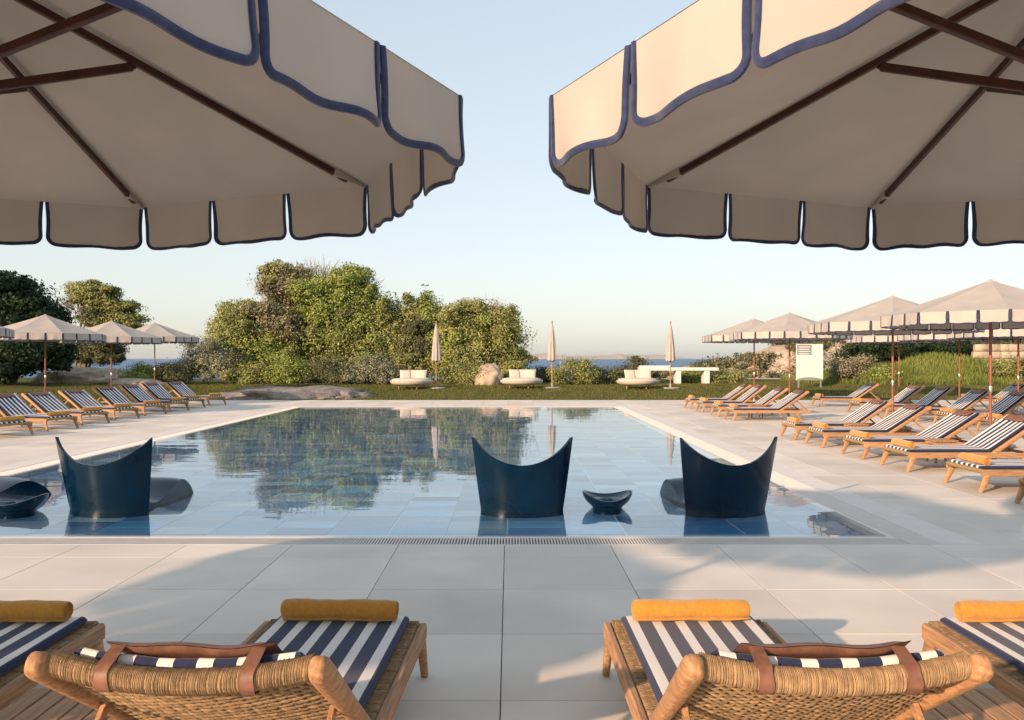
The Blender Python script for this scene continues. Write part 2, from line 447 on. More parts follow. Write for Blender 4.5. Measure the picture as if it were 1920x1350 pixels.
# overflow grate: gutter, frame strips, bars
mb = MB()
for x0, x1, y0, y1 in ((ox0, ox1, oy0, oy0 + GR), (ox0, ox1, oy1 - GR, oy1), (ox0, ox0 + GR, oy0 + GR, oy1 - GR), (ox1 - GR, ox1, oy0 + GR, oy1 - GR)):
    mb.add([(x0, y0, -0.07), (x1, y0, -0.07), (x1, y1, -0.07), (x0, y1, -0.07)], [(0, 1, 2, 3)])
inst('gutter', mb.mesh('gutter', [M['gutter']], False), deck)
mb = MB(); bw_, pt = 0.0135, 0.025
k = ox0 + GR
while k < ox1 - GR:
    mb.box(k, k + bw_, oy0 + 0.018, oy0 + GR - 0.018, -0.03, -0.001, 0.002)
    mb.box(k, k + bw_, oy1 - GR + 0.018, oy1 - 0.018, -0.03, -0.001, 0.002)
    k += pt
k = oy0
while k < oy1:
    mb.box(ox0 + 0.018, ox0 + GR - 0.018, k, k + bw_, -0.03, -0.001, 0.002)
    mb.box(ox1 - GR + 0.018, ox1 - 0.018, k, k + bw_, -0.03, -0.001, 0.002)
    k += pt
tag(inst('grate_bars', mb.mesh('grate_bars', [M['grate']], False), deck), kind='stuff')
mb = MB()
def ring(mb, x0, x1, y0, y1, w, z0, z1):
    mb.box(x0, x1, y0, y0 + w, z0, z1, 0.003); mb.box(x0, x1, y1 - w, y1, z0, z1, 0.003)
    mb.box(x0, x0 + w, y0 + w, y1 - w, z0, z1, 0.003); mb.box(x1 - w, x1, y0 + w, y1 - w, z0, z1, 0.003)
ring(mb, ox0, ox1, oy0, oy1, 0.016, -0.06, 0.0)
ring(mb, PX0 - RIM - 0.016, PX1 + RIM + 0.016, PY0 - RIM - 0.016, PY1 + RIM + 0.016, 0.016, -0.06, -0.0015)
inst('grate_frame', mb.mesh('grate_frame', [M['grate']], False), deck)
# pool basin
pool = empty('swimming_pool', (0, 0, 0)); tag(pool, kind='structure')
FL = -0.055
mb = MB(); ring(mb, PX0 - RIM, PX1 + RIM, PY0 - RIM, PY1 + RIM, RIM, -0.5, -0.004)
inst('pool_rim', mb.mesh('pool_rim', [M['coping']], False), pool)
mb = MB(); mb.add([(PX0, PY0, FL - 0.006), (PX1, PY0, FL - 0.006), (PX1, PY1, FL - 0.006), (PX0, PY1, FL - 0.006)], [(0, 1, 2, 3)])
for a, b in (((PX0 + .002, PY0 + .002), (PX1 - .002, PY0 + .002)), ((PX1 - .002, PY0 + .002), (PX1 - .002, PY1 - .002)), ((PX1 - .002, PY1 - .002), (PX0 + .002, PY1 - .002)), ((PX0 + .002, PY1 - .002), (PX0 + .002, PY0 + .002))):
    mb.add([(*a, FL), (*b, FL), (*b, -0.006), (*a, -0.006)], [(0, 1, 2, 3)])
inst('pool_lining', mb.mesh('pool_lining', [M['grout']], False), pool)
tw, th_ = 0.545, 0.29
tiles = []
nxr = int((PX1 - PX0) / tw); nyr = int((PY1 - PY0) / th_)
for j in range(nyr + 1):
    for i in range(nxr + 1):
        x0 = PX0 + i * tw; y0 = PY0 + j * th_
        x1 = min(x0 + tw, PX1); y1 = min(y0 + th_, PY1)
        if x1 - x0 < 0.05 or y1 - y0 < 0.05: continue
        gl_ = 0.016 if i % 2 == 0 else 0.003
        tiles.append((x0 + gl_, x1 - 0.003, y0 + 0.003, y1 - 0.003))
tc_ = {}
for a, b, c, d in tiles[:300]:
    k = (round(b - a, 3), round(d - c, 3))
    if k not in tc_:
        mb = MB(); mb.box(-k[0] / 2, k[0] / 2, -k[1] / 2, k[1] / 2, -0.02, 0.002, 0.003); tc_[k] = mb.mesh('pool_tile', [M['tile']], False)
    inst('floor_tile', tc_[k], pool, ((a + b) / 2, (c + d) / 2, FL))
mb = MB()
for a, b, c, d in tiles[300:]:
    mb.box(a, b, c, d, FL - 0.02, FL + 0.002, 0.003)
tag(inst('far_floor_tiles', mb.mesh('far_floor_tiles', [M['tile_far']], False), pool), kind='stuff')
water = inst('pool_water', np_mesh('pool_water', [(PX0 - 0.06, PY0 - 0.06, -0.002), (PX1 + 0.06, PY0 - 0.06, -0.002), (PX1 + 0.06, PY1 + 0.06, -0.002), (PX0 - 0.06, PY1 + 0.06, -0.002)], [(0, 1, 2, 3)], [M['water']]))
tag(water, kind='structure')

# ------------------------------------------------------------------ umbrellas
UR, UH, URISE, VL = 1.76, 2.32, 0.60, 0.212
def corner(a): return Vector((UR * math.cos(a), UR * math.sin(a), 0))
A0, A1 = 0.0, PI / 4
c0, c1 = corner(A0), corner(A1)
nrm = (c0 + c1).normalized()
def canopy_z(rho): return UH + URISE * (1 - rho) - 0.012 * math.sin(PI * rho)
mb = MB(); P = []
NR, NA = 12, 8
for i in range(NR + 1):
    rho = 0.03 + 0.972 * i / NR; row = []
    for j in range(NA + 1):
        s = j / NA; p = c0.lerp(c1, s) * rho
        p.z = canopy_z(min(1, rho)) - 0.045 * math.sin(PI * s) * math.sin(PI * min(1, rho)) * rho
        row.append(p)
    P.append(row)
mb.grid(P)
ME_panel = mb.mesh('canopy_panel', [M['canvas']], True, 60)

def flap_meshes(j, var):
    rnd = random.Random(j * 10 + var)
    s0, s1 = j / 3, (j + 1) / 3
    edge = (c1 - c0); el = edge.length; ed = edge.normalized()
    gap = 0.007
    a, b = s0 * el + gap, s1 * el - gap
    w = b - a; r = 0.045
    f1, p1, am = rnd.uniform(0.8, 1.3), rnd.uniform(0, 1), rnd.uniform(0.008, 0.016)
    f2, p2 = rnd.uniform(1.6, 2.4), rnd.uniform(0, 1)
    tl = rnd.uniform(-0.004, 0.012)
    def pos(u, v):
        t = v / VL
        d = 0.0005 + 0.004 * t + tl * t + am * t ** 1.4 * math.sin(2 * PI * (f1 * u / w + p1)) + am * 0.45 * t * t * math.sin(2 * PI * (f2 * u / w + p2))
        pinch = 0.006 * math.sin(PI * t) * (1 - 2 * u / w)
        vv = v + 0.004 * t * math.sin(2 * PI * (f2 * u / w + p1))
        return c0 + ed * (a + u + pinch) + nrm * d + Vector((0, 0, UH - vv))
    def vmax(u):
        d = min(u, w - u)
        return VL - r + math.sqrt(max(0, r * r - (r - d) ** 2)) if d < r else VL
    us = [0, 0.006, 0.014, 0.025, 0.045] + [0.045 + (w - 0.09) * k / 9 for k in range(1, 9)] + [w - 0.045, w - 0.025, w - 0.014, w - 0.006, w]
    fm = MB()
    fm.grid([[pos(u, max(0.001, vmax(u)) * k / 8) for u in us] for k in range(9)])
    path = [(0, v) for v in np.linspace(0, VL - r, 8)]
    path += [(r - r * math.cos(q), VL - r + r * math.sin(q)) for q in np.linspace(0.15, PI / 2, 6)]
    path += [(u, VL) for u in np.linspace(r, w - r, 14)[1:]]
    path += [(w - r + r * math.sin(q), VL - r + r * math.cos(q)) for q in np.linspace(0.15, PI / 2, 6)]
    path += [(w, v) for v in np.linspace(VL - r, 0, 8)[1:]]
    bm_ = MB(); rings = []
    for i, (u, v) in enumerate(path):
        ua, va = path[max(0, i - 1)]; ub, vb = path[min(len(path) - 1, i + 1)]
        p = pos(min(max(u, 0), w), v)
        t = (pos(ub, vb) - pos(ua, va)).normalized()
        m_ = nrm.cross(t).normalized()
        inw = pos(w / 2, VL * 0.4) - p
        if m_.dot(inw) < 0: m_ = -m_
        o, q = -0.004, 0.0165
        rings.append([p + m_ * o - nrm * 0.004, p + m_ * (q * 0.35) - nrm * 0.004, p + m_ * q + nrm * 0.002, p + m_ * (q - 0.003) + nrm * 0.0065, p + m_ * 0.004 + nrm * 0.0075, p + m_ * o + nrm * 0.003])
    bm_.rings(rings)
    return fm.mesh('valance_flap', [M['canvas']], True, 60), bm_.mesh('flap_binding', [M['binding']], True, 50)
ME_flap = {(j, v): flap_meshes(j, v) for j in range(3) for v in range(3)}
# rib, pocket, strut (for corner angle 0)
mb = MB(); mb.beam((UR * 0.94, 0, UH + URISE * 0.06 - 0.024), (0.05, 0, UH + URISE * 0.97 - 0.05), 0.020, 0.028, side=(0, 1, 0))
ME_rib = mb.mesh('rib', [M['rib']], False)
mb = MB(); mb.beam((UR * 0.992, 0, UH - 0.008), (UR * 0.90, 0, UH + URISE * 0.10 - 0.024), 0.018, 0.008, 0.032, 0.036, side=(0, 1, 0))
ME_pocket = mb.mesh('rib_pocket', [M['canvas']], False)
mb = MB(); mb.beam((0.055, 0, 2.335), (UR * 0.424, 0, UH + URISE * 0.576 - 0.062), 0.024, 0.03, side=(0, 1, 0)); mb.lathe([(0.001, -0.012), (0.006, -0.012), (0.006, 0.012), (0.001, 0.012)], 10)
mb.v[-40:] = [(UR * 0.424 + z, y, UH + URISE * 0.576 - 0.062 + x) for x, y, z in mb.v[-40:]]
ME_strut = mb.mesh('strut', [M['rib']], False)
mb = MB(); mb.lathe([(0.024, 0.0), (0.024, 2.88)], 14); ME_pole = mb.mesh('pole', [M['pole']], True)
mb = MB(); mb.lathe([(0.0265, 0.95), (0.0285, 0.955), (0.0285, 1.06), (0.0265, 1.065)], 14); ME_sleeve = mb.mesh('pole_sleeve', [M['steel']], True)
mb = MB(); mb.lathe([(0.026, 2.29), (0.05, 2.295), (0.062, 2.315), (0.062, 2.355), (0.04, 2.37), (0.026, 2.375)], 16)
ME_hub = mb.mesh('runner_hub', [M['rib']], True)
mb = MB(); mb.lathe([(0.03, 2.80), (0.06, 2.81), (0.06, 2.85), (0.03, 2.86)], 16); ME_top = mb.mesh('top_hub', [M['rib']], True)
mb = MB(); mb.lathe([(0.11, 2.872), (0.10, 2.888), (0.05, 2.908), (0.030, 2.915), (0.028, 2.93), (0.016, 2.938), (0.002, 2.94)], 14); ME_fin = mb.mesh('finial', [M['canvas']], True)
mb = MB(); mb.box(-0.28, 0.28, -0.28, 0.28, 0.001, 0.06, 0.012); ME_base = mb.mesh('base_plate', [M['basestone']], False)
mb = MB(); mb.lathe([(0.045, 0.06), (0.045, 0.07), (0.032, 0.08), (0.032, 0.30), (0.026, 0.305)], 14); ME_sock = mb.mesh('base_socket', [M['steel']], True)
un = [0]
def umbrella(x, y, z, label, group, rz=0.0, scale=1.0):
    o = empty('parasol', (x, y, z), rz); tag(o, label, 'parasol', group)
    o.scale = (scale,) * 3
    for nm, me in (('pole', ME_pole), ('pole_sleeve', ME_sleeve), ('runner_hub', ME_hub), ('top_hub', ME_top), ('finial', ME_fin), ('base_plate', ME_base)):
        b = inst(nm, me, o)
        if nm == 'base_plate': inst('base_socket', ME_sock, b)
    for k in range(8):
        a = k * PI / 4
        inst('canopy_panel', ME_panel, o, rz=a)
        rb = inst('rib', ME_rib, o, rz=a); inst('rib_pocket', ME_pocket, rb)
        inst('strut', ME_strut, o, rz=a)
        for j in range(3):
            v = (k * 2 + j + un[0]) % 3
            f = inst('valance_flap', ME_flap[j, v][0], o, rz=a)
            inst('flap_binding', ME_flap[j, v][1], f)
    un[0] += 1
    return o
G1 = 'open parasols round the pool'
umbrella(-1.90, 2.47, 0, 'large ecru parasol with navy binding filling the top left corner, nearest on left', G1, R(-1))
umbrella(1.88, 2.47, 0, 'large ecru parasol with sunlit flaps filling the top right corner, nearest on right', G1, R(1))
for y, lb in ((14.5, 'nearest ecru parasol of the right poolside row, cut by picture edge'), (18.2, 'second nearest ecru parasol of the right poolside row'),
              (24.9, 'third ecru parasol of the right poolside row, left of the white sign'), (28.5, 'farthest ecru parasol of the right poolside row')):
    umbrella(8.44, y, 0, lb, G1, R(random.uniform(-4, 4)) + (R(22.5)))
for x, y, lb in ((14.0, 29.7, 'ecru parasol behind the right row, leftmost of the rear parasols'), (14.1, 25.9, 'ecru parasol behind the right row, middle of the rear parasols'),
                 (14.1, 22.9, 'ecru parasol behind the right row, at the right picture edge')):
    umbrella(x, y, 0, lb, G1, R(22.5))
for x, y, lb in ((-14.2, 20.4, 'ecru parasol of the left row showing only its tip at the picture edge'), (-14.2, 25.3, 'nearest fully visible ecru parasol of the left row by the dark tree'),
                 (-14.2, 29.5, 'middle ecru parasol of the left row in front of the pine'), (-14.5, 33.8, 'farthest ecru parasol of the left row beside the sea gap')):
    umbrella(x, y, -0.03 if y < 31 else terrain(x, y), lb, G1, R(random.uniform(-5, 5)))
# one more parasol added out of view, placed only to shade the centre aisle
for x, y, lb in ((-5.6, 0.25, 'unseen ecru parasol outside the left edge, added to shade the centre aisle'),):
    umbrella(x, y, 0, lb, G1, R(3))

# ------------------------------------------------------------------ sun loungers
def bp(x, t, n): return B0 + BE * t + BN * n + Vector((x, 0, 0))
def bow(x, t): return -0.045 * (1 - (x / 0.36) ** 2) * min(1, max(0, t / 0.78)) ** 1.2
def lounger_kit(deg):
    global AL, BE, BN, B0
    AL = R(deg); BE = Vector((0, math.cos(AL), math.sin(AL))); BN = Vector((0, -math.sin(AL), math.cos(AL))); B0 = Vector((0, 1.20, 0.262))
    parts = []
    for s in (-1, 1):
        mb = MB(); mb.beam((s * 0.383, 0.015, 0.228), (s * 0.383, 1.93, 0.222), 0.036, 0.078, 0.036, 0.07, c=0.22)
        parts.append(('side_rail', mb.mesh('side_rail', [M['teak']], True, 30), None))
        for y0, y1 in ((0.085, -0.005), (1.60, 1.70)):
            mb = MB(); mb.loft([((s * 0.383, y0, 0.205), 0.019, 0.046), ((s * 0.385, (y0 * 2 + y1) / 3, 0.13), 0.019, 0.036), ((s * 0.387, y1, 0.0), 0.017, 0.024)], 10, 3.5)
            parts.append(('leg', mb.mesh('leg', [M['teak']], True, 50), None))
        mb = MB()
        mb.loft([(bp(s * 0.378, -0.07, 0), 0.016, 0.02), (bp(s * 0.378, -0.05, 0), 0.021, 0.028), (bp(s * 0.378, 0.35, -0.004), 0.022, 0.030), (bp(s * 0.38, 0.74, -0.012), 0.027, 0.037),
                 (bp(s * 0.381, 0.80, -0.014), 0.027, 0.037), (bp(s * 0.381, 0.822, -0.015), 0.025, 0.032), (bp(s * 0.381, 0.834, -0.016), 0.019, 0.022), (bp(s * 0.381, 0.839, -0.016), 0.007, 0.009)], 14, 3.2)
        parts.append(('back_post', mb.mesh('back_post', [M['teak']], True, 50), None))
        mb = MB(); mb.beam(bp(s * 0.345, 0.45, -0.02), (s * 0.345, 1.88, 0.245), 0.018, 0.03)
        parts.append(('back_support', mb.mesh('back_support', [M['teak']], True, 30), None))
    for y in (0.55, 1.15, 1.88):
        mb = MB(); mb.beam((-0.365, y, 0.215), (0.365, y, 0.215), 0.035, 0.04, side=(0, 1, 0))
        parts.append(('crossbar', mb.mesh('crossbar', [M['teak']], True, 30), None))
    # foot roll (cord wound)
    mb = MB(); mb.tube([(x, 0.03, 0.248) for x in np.linspace(-0.363, 0.363, 10)], 0.027, 10)
    parts.append(('foot_rail', mb.mesh('foot_rail', [M['ropepanel']], True), None))
    # cushion: closed pillow with striped columns
    sw, nw_ = 0.045, 0.0648
    bounds = [-0.318]
    x = -0.318 + 0.021; cols = ['n']
    bounds.append(x)
    for k in range(6):
        x += sw; bounds.append(x); cols.append('w')
        if k < 5: x += nw_; bounds.append(x); cols.append('n')
    bounds.append(0.318); cols.append('n')
    xsx, cm = [], []
    for k in range(len(cols)):
        a, b = bounds[k], bounds[k + 1]
        sub = 4 if k in (0, len(cols) - 1) else 1
        for q in range(sub):
            xsx.append(a + (b - a) * q / sub); cm.append(0 if cols[k] == 'n' else 1)
    xsx.append(bounds[-1])
    def stations():
        st = []
        for y in [0.025, 0.029, 0.037, 0.05, 0.08, 0.16, 0.3, 0.5, 0.7, 0.9, 1.05, 1.13]:
            st.append((Vector((0, y, 0.283)), Vector((0, 0, 1)), y - 0.025))
        for q in (0.25, 0.5, 0.75):
            a = AL * q; st.append((Vector((0, 1.13 + 0.075 * q + 0.0, 0.283 + 0.03 * q * q)), Vector((0, -math.sin(a), math.cos(a))), 1))
        for t in (0.06, 0.15, 0.3, 0.45, 0.6, 0.7, 0.725, 0.745, 0.757, 0.764, 0.768):
            st.append((bp(0, t, 0.036 if t < 0.6 else 0.040), BN, 0.768 - t + 0.0))
        return st
    ST = stations()
    top, bot = [], []
    for p, n, e in ST:
        fe = math.sqrt(max(0, 1 - (1 - min(1, e / 0.022)) ** 2))
        a, b = [], []
        for x in xsx:
            d = (0.318 - abs(x)); fx = math.sqrt(max(0, 1 - (1 - min(1, d / 0.02)) ** 2))
            h = 0.021 * fe * fx
            q = 0.0016 * math.sin(x * 37 + p.y * 5) * fe * fx
            tt = (p - B0).dot(BE)
            bb = Vector((0, 0, 0)) if p.y < 1.2 else BN * bow(x, tt) * 0.8
            a.append(p + n * (h + q) + Vector((x, 0, 0)) + bb); b.append(p - n * h * 0.85 + Vector((x, 0, 0)) + bb)
        top.append(a); bot.append(b)
    mb = MB()
    for P, flip in ((top, False), (bot, True)):
        nc = len(xsx)
        base = len(mb.v); mb.v.extend([tuple(p) for r in P for p in r])
        for i in range(len(P) - 1):
            for j in range(nc - 1):
                f = (base + i * nc + j, base + i * nc + j + 1, base + (i + 1) * nc + j + 1, base + (i + 1) * nc + j)
                mb.f.append(f if not flip else f[::-1]); mb.m.append(cm[j])
    parts.append(('striped_cushion', mb.mesh('striped_cushion', [M['navy'], M['white']], True, 80), None))
    # leather headrest pad with straps over the rail
    P1, P2 = [], []
    for t in np.linspace(0, 1, 9):
        r1, r2 = [], []
        for u in np.linspace(-1, 1, 13):
            fe = (max(0, 1 - abs(2 * t - 1) ** 4)) ** 0.5 * (max(0, 1 - abs(u) ** 6)) ** 0.5
            x = u * 0.235; tt = 0.635 + 0.138 * t
            q = bow(x, tt) * 0.8 + 0.006 * math.sin(u * 5 + 1) * t
            r1.append(bp(x, tt, 0.084 + 0.016 * fe + q)); r2.append(bp(x, tt, 0.082 - 0.013 * fe + q))
        P1.append(r1); P2.append(r2[::-1])
    mb = MB(); mb.grid(P1); mb.grid(P2)
    parts.append(('headrest_pad', mb.mesh('headrest_pad', [M['leather']], True, 80), None))
    for s in (-1, 1):
        x0 = s * 0.195; cn = bow(x0, 0.78); mb = MB(); rings = []
        path = [(0.768, 0.078 + cn * 0.8)] + [(0.78 + 0.040 * math.cos(q), cn + 0.040 * math.sin(q)) for q in np.linspace(R(50), R(-150), 14)]
        path += [(0.738, cn + 0.0)]
        for i, (t, n) in enumerate(path):
            ta, na = path[max(0, i - 1)]; tb, nb = path[min(len(path) - 1, i + 1)]
            d = (BE * (tb - ta) + BN * (nb - na)).normalized(); o = Vector((1, 0, 0)).cross(d)
            p = bp(x0, t, n)
            hw = 0.019 + 0.002 * math.sin(i)
            rings.append([p + Vector((-hw, 0, 0)) - o * 0.0015, p + Vector((hw, 0, 0)) - o * 0.0015, p + Vector((hw, 0, 0)) + o * 0.0015, p + Vector((-hw, 0, 0)) + o * 0.0015])
        mb.rings(rings); parts.append(('headrest_strap', mb.mesh('headrest_strap', [M['leather']], True, 40), None))
    # simple woven parts for loungers farther off
    mb = MB(); mb.box(-0.364, 0.364, 0.045, 1.19, 0.236, 0.262, 0.006); ME_seat_s = mb.mesh('woven_seat', [M['ropepanel']], False)
    mb = MB(); P = []
    for t in np.linspace(0.03, 0.78, 10): P.append([bp(x, t, bow(x, t) - 0.002) for x in np.linspace(-0.358, 0.358, 9)])
    mb.grid(P); P = [[bp(x, t, bow(x, t) - 0.014) for x in np.linspace(0.358, -0.358, 9)] for t in np.linspace(0.03, 0.78, 10)]
    mb.grid(P); ME_back_s = mb.mesh('woven_back', [M['ropepanel']], True)
    mb = MB(); mb.tube([bp(x, 0.78, bow(x, 0.78)) for x in np.linspace(-0.36, 0.36, 12)], 0.033, 12); ME_rail_s = mb.mesh('top_rail', [M['ropepanel']], True)
    return parts, ME_seat_s, ME_back_s, ME_rail_s
KITS = [lounger_kit(d) for d in (33.0, 38.5, 35.0, 36.5)]
parts, ME_seat_s, ME_back_s, ME_rail_s = KITS[3]
# real weave for the two loungers right in front
def strands():
    mb = MB(); r_ = random.Random(3)
    pitch = 0.0138; nrow = int(0.715 / pitch); wp = 0.040
    for k in range(nrow):
        t0 = 0.035 + k * pitch; ph = (k % 3) * 2 * PI / 3 + r_.uniform(-0.35, 0.35)
        pts = []
        for x in np.linspace(-0.357, 0.357, 78):
            w = math.sin(2 * PI * x / (wp * 2) + ph)
            t = t0 + 0.0058 * math.cos(2 * PI * x / (wp * 2) + ph) + r_.uniform(-0.0006, 0.0006)
            pts.append(bp(x, t, bow(x, t) - 0.008 + 0.0085 * w))
        mb.tube(pts, 0.0056 + r_.uniform(-0.0006, 0.0007), 6)
    for x in np.arange(-0.342, 0.345, wp / 2):
        mb.tube([bp(x, t, bow(x, t) - 0.008) for t in np.linspace(0.02, 0.775, 18)], 0.0042, 5)
    return mb.mesh('woven_back', [M['rope']], True, 80)
ME_back_d = strands()
def coil(path, r0, rw, pitch_n, mats):
    mb = MB(); r_ = random.Random(5)
    for k in range(pitch_n):
        q = (k + 0.5) / pitch_n
        p, d, u, v = path(q)
        tilt = r_.uniform(-0.10, 0.10); off = r_.uniform(-0.0004, 0.0010); rings = []
        for a in range(14):
            th = 2 * PI * a / 14; rad = u * math.cos(th) + v * math.sin(th)
            c = p + rad * (r0 + off) + d * (tilt * r0 * math.cos(th + 1.0))
            rings.append([c + (rad * math.cos(b) + d * math.sin(b)) * rw for b in (0, PI / 2, PI, 3 * PI / 2)])
        mb.rings(rings, closed=True)
    return mb.mesh('cord_winding', mats, True, 80)
ME_wind = coil(lambda q: (bp(-0.357 + 0.714 * q, 0.78, bow(-0.357 + 0.714 * q, 0.78)), Vector((1, 0, 0)), BE, BN), 0.0325, 0.0031, 150, [M['rope']])
mb = MB(); r_ = random.Random(9)
for k in range(118):
    y = 0.055 + k * 0.0096
    mb.tube([(x, y + r_.uniform(-0.0008, 0.0008), 0.2585 + (0.0015 if (k + i) % 2 else -0.0015) - (0.012 if abs(x) > 0.362 else 0)) for i, x in enumerate((-0.366, -0.359, -0.345, -0.33, -0.315, 0, 0.315, 0.33, 0.345, 0.359, 0.366))], 0.0052, 5)
ME_seat_d = mb.mesh('woven_seat_cords', [M['rope']], True, 80)
ME_footwind = coil(lambda q: (Vector((-0.362 + 0.724 * q, 0.03, 0.248)), Vector((1, 0, 0)), Vector((0, 1, 0)), Vector((0, 0, 1))), 0.0265, 0.0042, 105, [M['rope']])
# rolled towel
mb = MB(); rings = []
turns, nseg = 4.6, 96
LT = 0.27
pts = []
for i in range(nseg + 1):
    th = 2 * PI * turns * i / nseg; r = 0.006 + (0.052 - 0.006) * i / nseg
    pts.append((r * math.cos(th - 2 * PI * turns - 0.8), r * math.sin(th - 2 * PI * turns - 0.8), i / nseg))
secs = [(-LT, -0.0045), (-LT + 0.007, -0.0005)] + [(LT * k / 5, 0.001) for k in range(-4, 5)] + [(LT - 0.007, -0.0005), (LT, -0.0045)]
for y, z, q in pts:
    ring_ = []
    l = math.hypot(y, z) + 1e-6; ny, nz = y / l, z / l
    ext = 0.004 * math.sin(q * 29)
    dn = lambda X: 0.0022 * math.sin(X * 21 + 2 * math.atan2(z, y)) + 0.0016 * math.sin(X * 47 + 3 * math.atan2(z, y))
    for X, d in secs: ring_.append((X + math.copysign(ext, X) * (abs(X) > 0.2), y + ny * (0.0012 + d + dn(X) * q), (z + nz * (0.0012 + d + dn(X) * q)) * 0.97))
    for X, d in reversed(secs): ring_.append((X + math.copysign(ext, X) * (abs(X) > 0.2), y - ny * (0.0075 + d - dn(X) * q), (z - nz * (0.0075 + d - dn(X) * q)) * 0.97))
    rings.append(ring_)
mb.rings(rings); ME_towel = mb.mesh('rolled_towel', [M['towel']], True, 60)

def lounger(x, y, rz, label, group, towel_label=None, detail=False, z=0, towel=True):
    o = empty('sun_lounger', (x, y, z), rz); tag(o, label, 'sun lounger', group)
    kp, ks, kb, kr = KITS[3] if detail else random.choice(KITS)
    for nm, me, lb in kp:
        inst(nm, me, o)
    if detail:
        s = inst('woven_seat', ME_seat_s, o); s.location.z = -0.006
        tag(inst('woven_seat_cords', ME_seat_d, s, loc=(0, 0, 0.006)), kind='stuff')
        tag(inst('woven_back', ME_back_d, o), kind='stuff')
        t = inst('top_rail', ME_rail_s, o); tag(inst('cord_winding', ME_wind, t), kind='stuff')
        tag(inst('foot_winding', ME_footwind, o), kind='stuff')
    else:
        inst('woven_seat', ks, o); inst('woven_back', kb, o); inst('top_rail', kr, o)
    if towel:
        dx = random.uniform(-0.03, 0.03); ly = 0.125 + random.uniform(-0.01, 0.02); tz = 0.356
        tr_ = random.uniform(-0.05, 0.05)
        if detail: dx, tr_, ly = 0.0, 0.0, 0.12
        wx = x + math.cos(rz) * dx - math.sin(rz) * ly; wy = y + math.sin(rz) * dx + math.cos(rz) * ly
        t = inst('rolled_towel', ME_towel, None, (wx, wy, z + tz), rz + tr_)
        t.rotation_euler = (0, 0, rz + tr_)
        tag(t, towel_label, 'towel', 'rolled mustard towels')
    return o
ORD = ['nearest', 'second nearest', 'third nearest', 'fourth nearest', 'fifth nearest', 'sixth nearest', 'seventh nearest', 'eighth nearest']
GL = 'striped sun loungers'
lounger(-0.80, 4.05, R(180 - 2.5), 'teak lounger with woven cord back in front, left of the centre aisle', GL, 'shaded mustard rolled towel on foot of lounger left of the centre aisle', True)
lounger(0.86, 4.05, R(180 + 0.3), 'teak lounger with woven cord back in front, right of the centre aisle', GL, 'sunlit mustard rolled towel on foot of lounger right of the centre aisle', True)
lounger(-2.36, 4.03, R(180), 'teak lounger cut by the bottom left picture edge', GL, 'mustard rolled towel cut by the left picture edge in front', True)
lounger(2.40, 4.03, R(180), 'teak lounger cut by the bottom right picture edge', GL, 'bright mustard rolled towel cut by the right picture edge in front', True)
for i in range(8):
    lounger(-9.72 + random.uniform(-0.06, 0.06), 16.35 + 1.58 * i, R(70 + random.uniform(-2, 2)), ORD[i] + ' striped lounger of the row along the left pool side', GL,
            'mustard rolled towel on the ' + ORD[i] + ' lounger of the left row')
for i, y in enumerate((8.45, 9.9, 11.65, 13.07, 14.72, 16.1)):
    lounger(5.42, y, R(-90 + random.uniform(-1, 1)), ORD[i] + ' striped lounger of the front row on the right deck', GL, 'mustard rolled towel on the ' + ORD[i] + ' lounger of the front right row')
for i, y in enumerate((20.9, 22.4, 24.2, 25.8)):
    lounger(5.55, y, R(-90 + random.uniform(-1, 1)), ORD[i] + ' lounger of the far group at the pool corner on the right', GL, 'mustard rolled towel on the ' + ORD[i] + ' lounger of the far right group')
for i, y in enumerate((17.3, 19.1, 20.7, 22.4, 24.0, 27.0)):
    lounger(10.0, y, R(-90 + random.uniform(-2, 2)), ORD[i] + ' lounger of the second row behind the right parasol poles', GL, 'mustard rolled towel on the ' + ORD[i] + ' lounger of the second right row')
for i, y in enumerate((22.9, 24.6, 26.6)):
    lounger(14.6, y, R(-90), ORD[i] + ' lounger of the rearmost row on the right by the grass', GL, 'mustard rolled towel on the ' + ORD[i] + ' lounger of the rearmost right row')

# ------------------------------------------------------------------ low teak tables between loungers
def side_table(x, y, label, w=0.5, d=0.5, h=0.27):
    o = empty('side_table', (x, y, 0)); tag(o, label, 'table', 'low teak side tables')
    n = 6
    mb = MB(); sw_ = w / n; mb.box(-sw_ / 2 + 0.003, sw_ / 2 - 0.003, -d / 2, d / 2, h - 0.022, h, 0.003); me = mb.mesh('table_slat', [M['teak']], False)
    for i in range(n): inst('table_slat', me, o, (-w / 2 + sw_ * (i + 0.5), 0, 0))
    mb = MB(); mb.box(-w / 2 + 0.02, w / 2 - 0.02, -d / 2 + 0.03, d / 2 - 0.03, h - 0.07, h - 0.0235, 0.004); inst('apron', mb.mesh('apron', [M['teak']], False), o)
    for sx in (-1, 1):
        for sy in (-1, 1):
            mb = MB(); mb.beam((sx * (w / 2 - 0.05), sy * (d / 2 - 0.06), h - 0.07), (sx * (w / 2 - 0.04), sy * (d / 2 - 0.05), 0), 0.04, 0.04, 0.03, 0.03); inst('leg', mb.mesh('leg', [M['teak']], False), o)
    return o
side_table(-1.60, 2.95, 'low slatted teak table between the two front left loungers', 0.5, 0.52)
side_table(1.64, 2.95, 'low slatted teak table between the two front right loungers', 0.5, 0.52)
for y, lb in ((12.36, 'low teak table between second and third loungers of front right row'), (15.4, 'low teak table between the last loungers of front right row'), (21.65, 'low teak table between loungers of the far right group')):
    side_table(6.45, y, lb, 0.36, 0.36, 0.34)

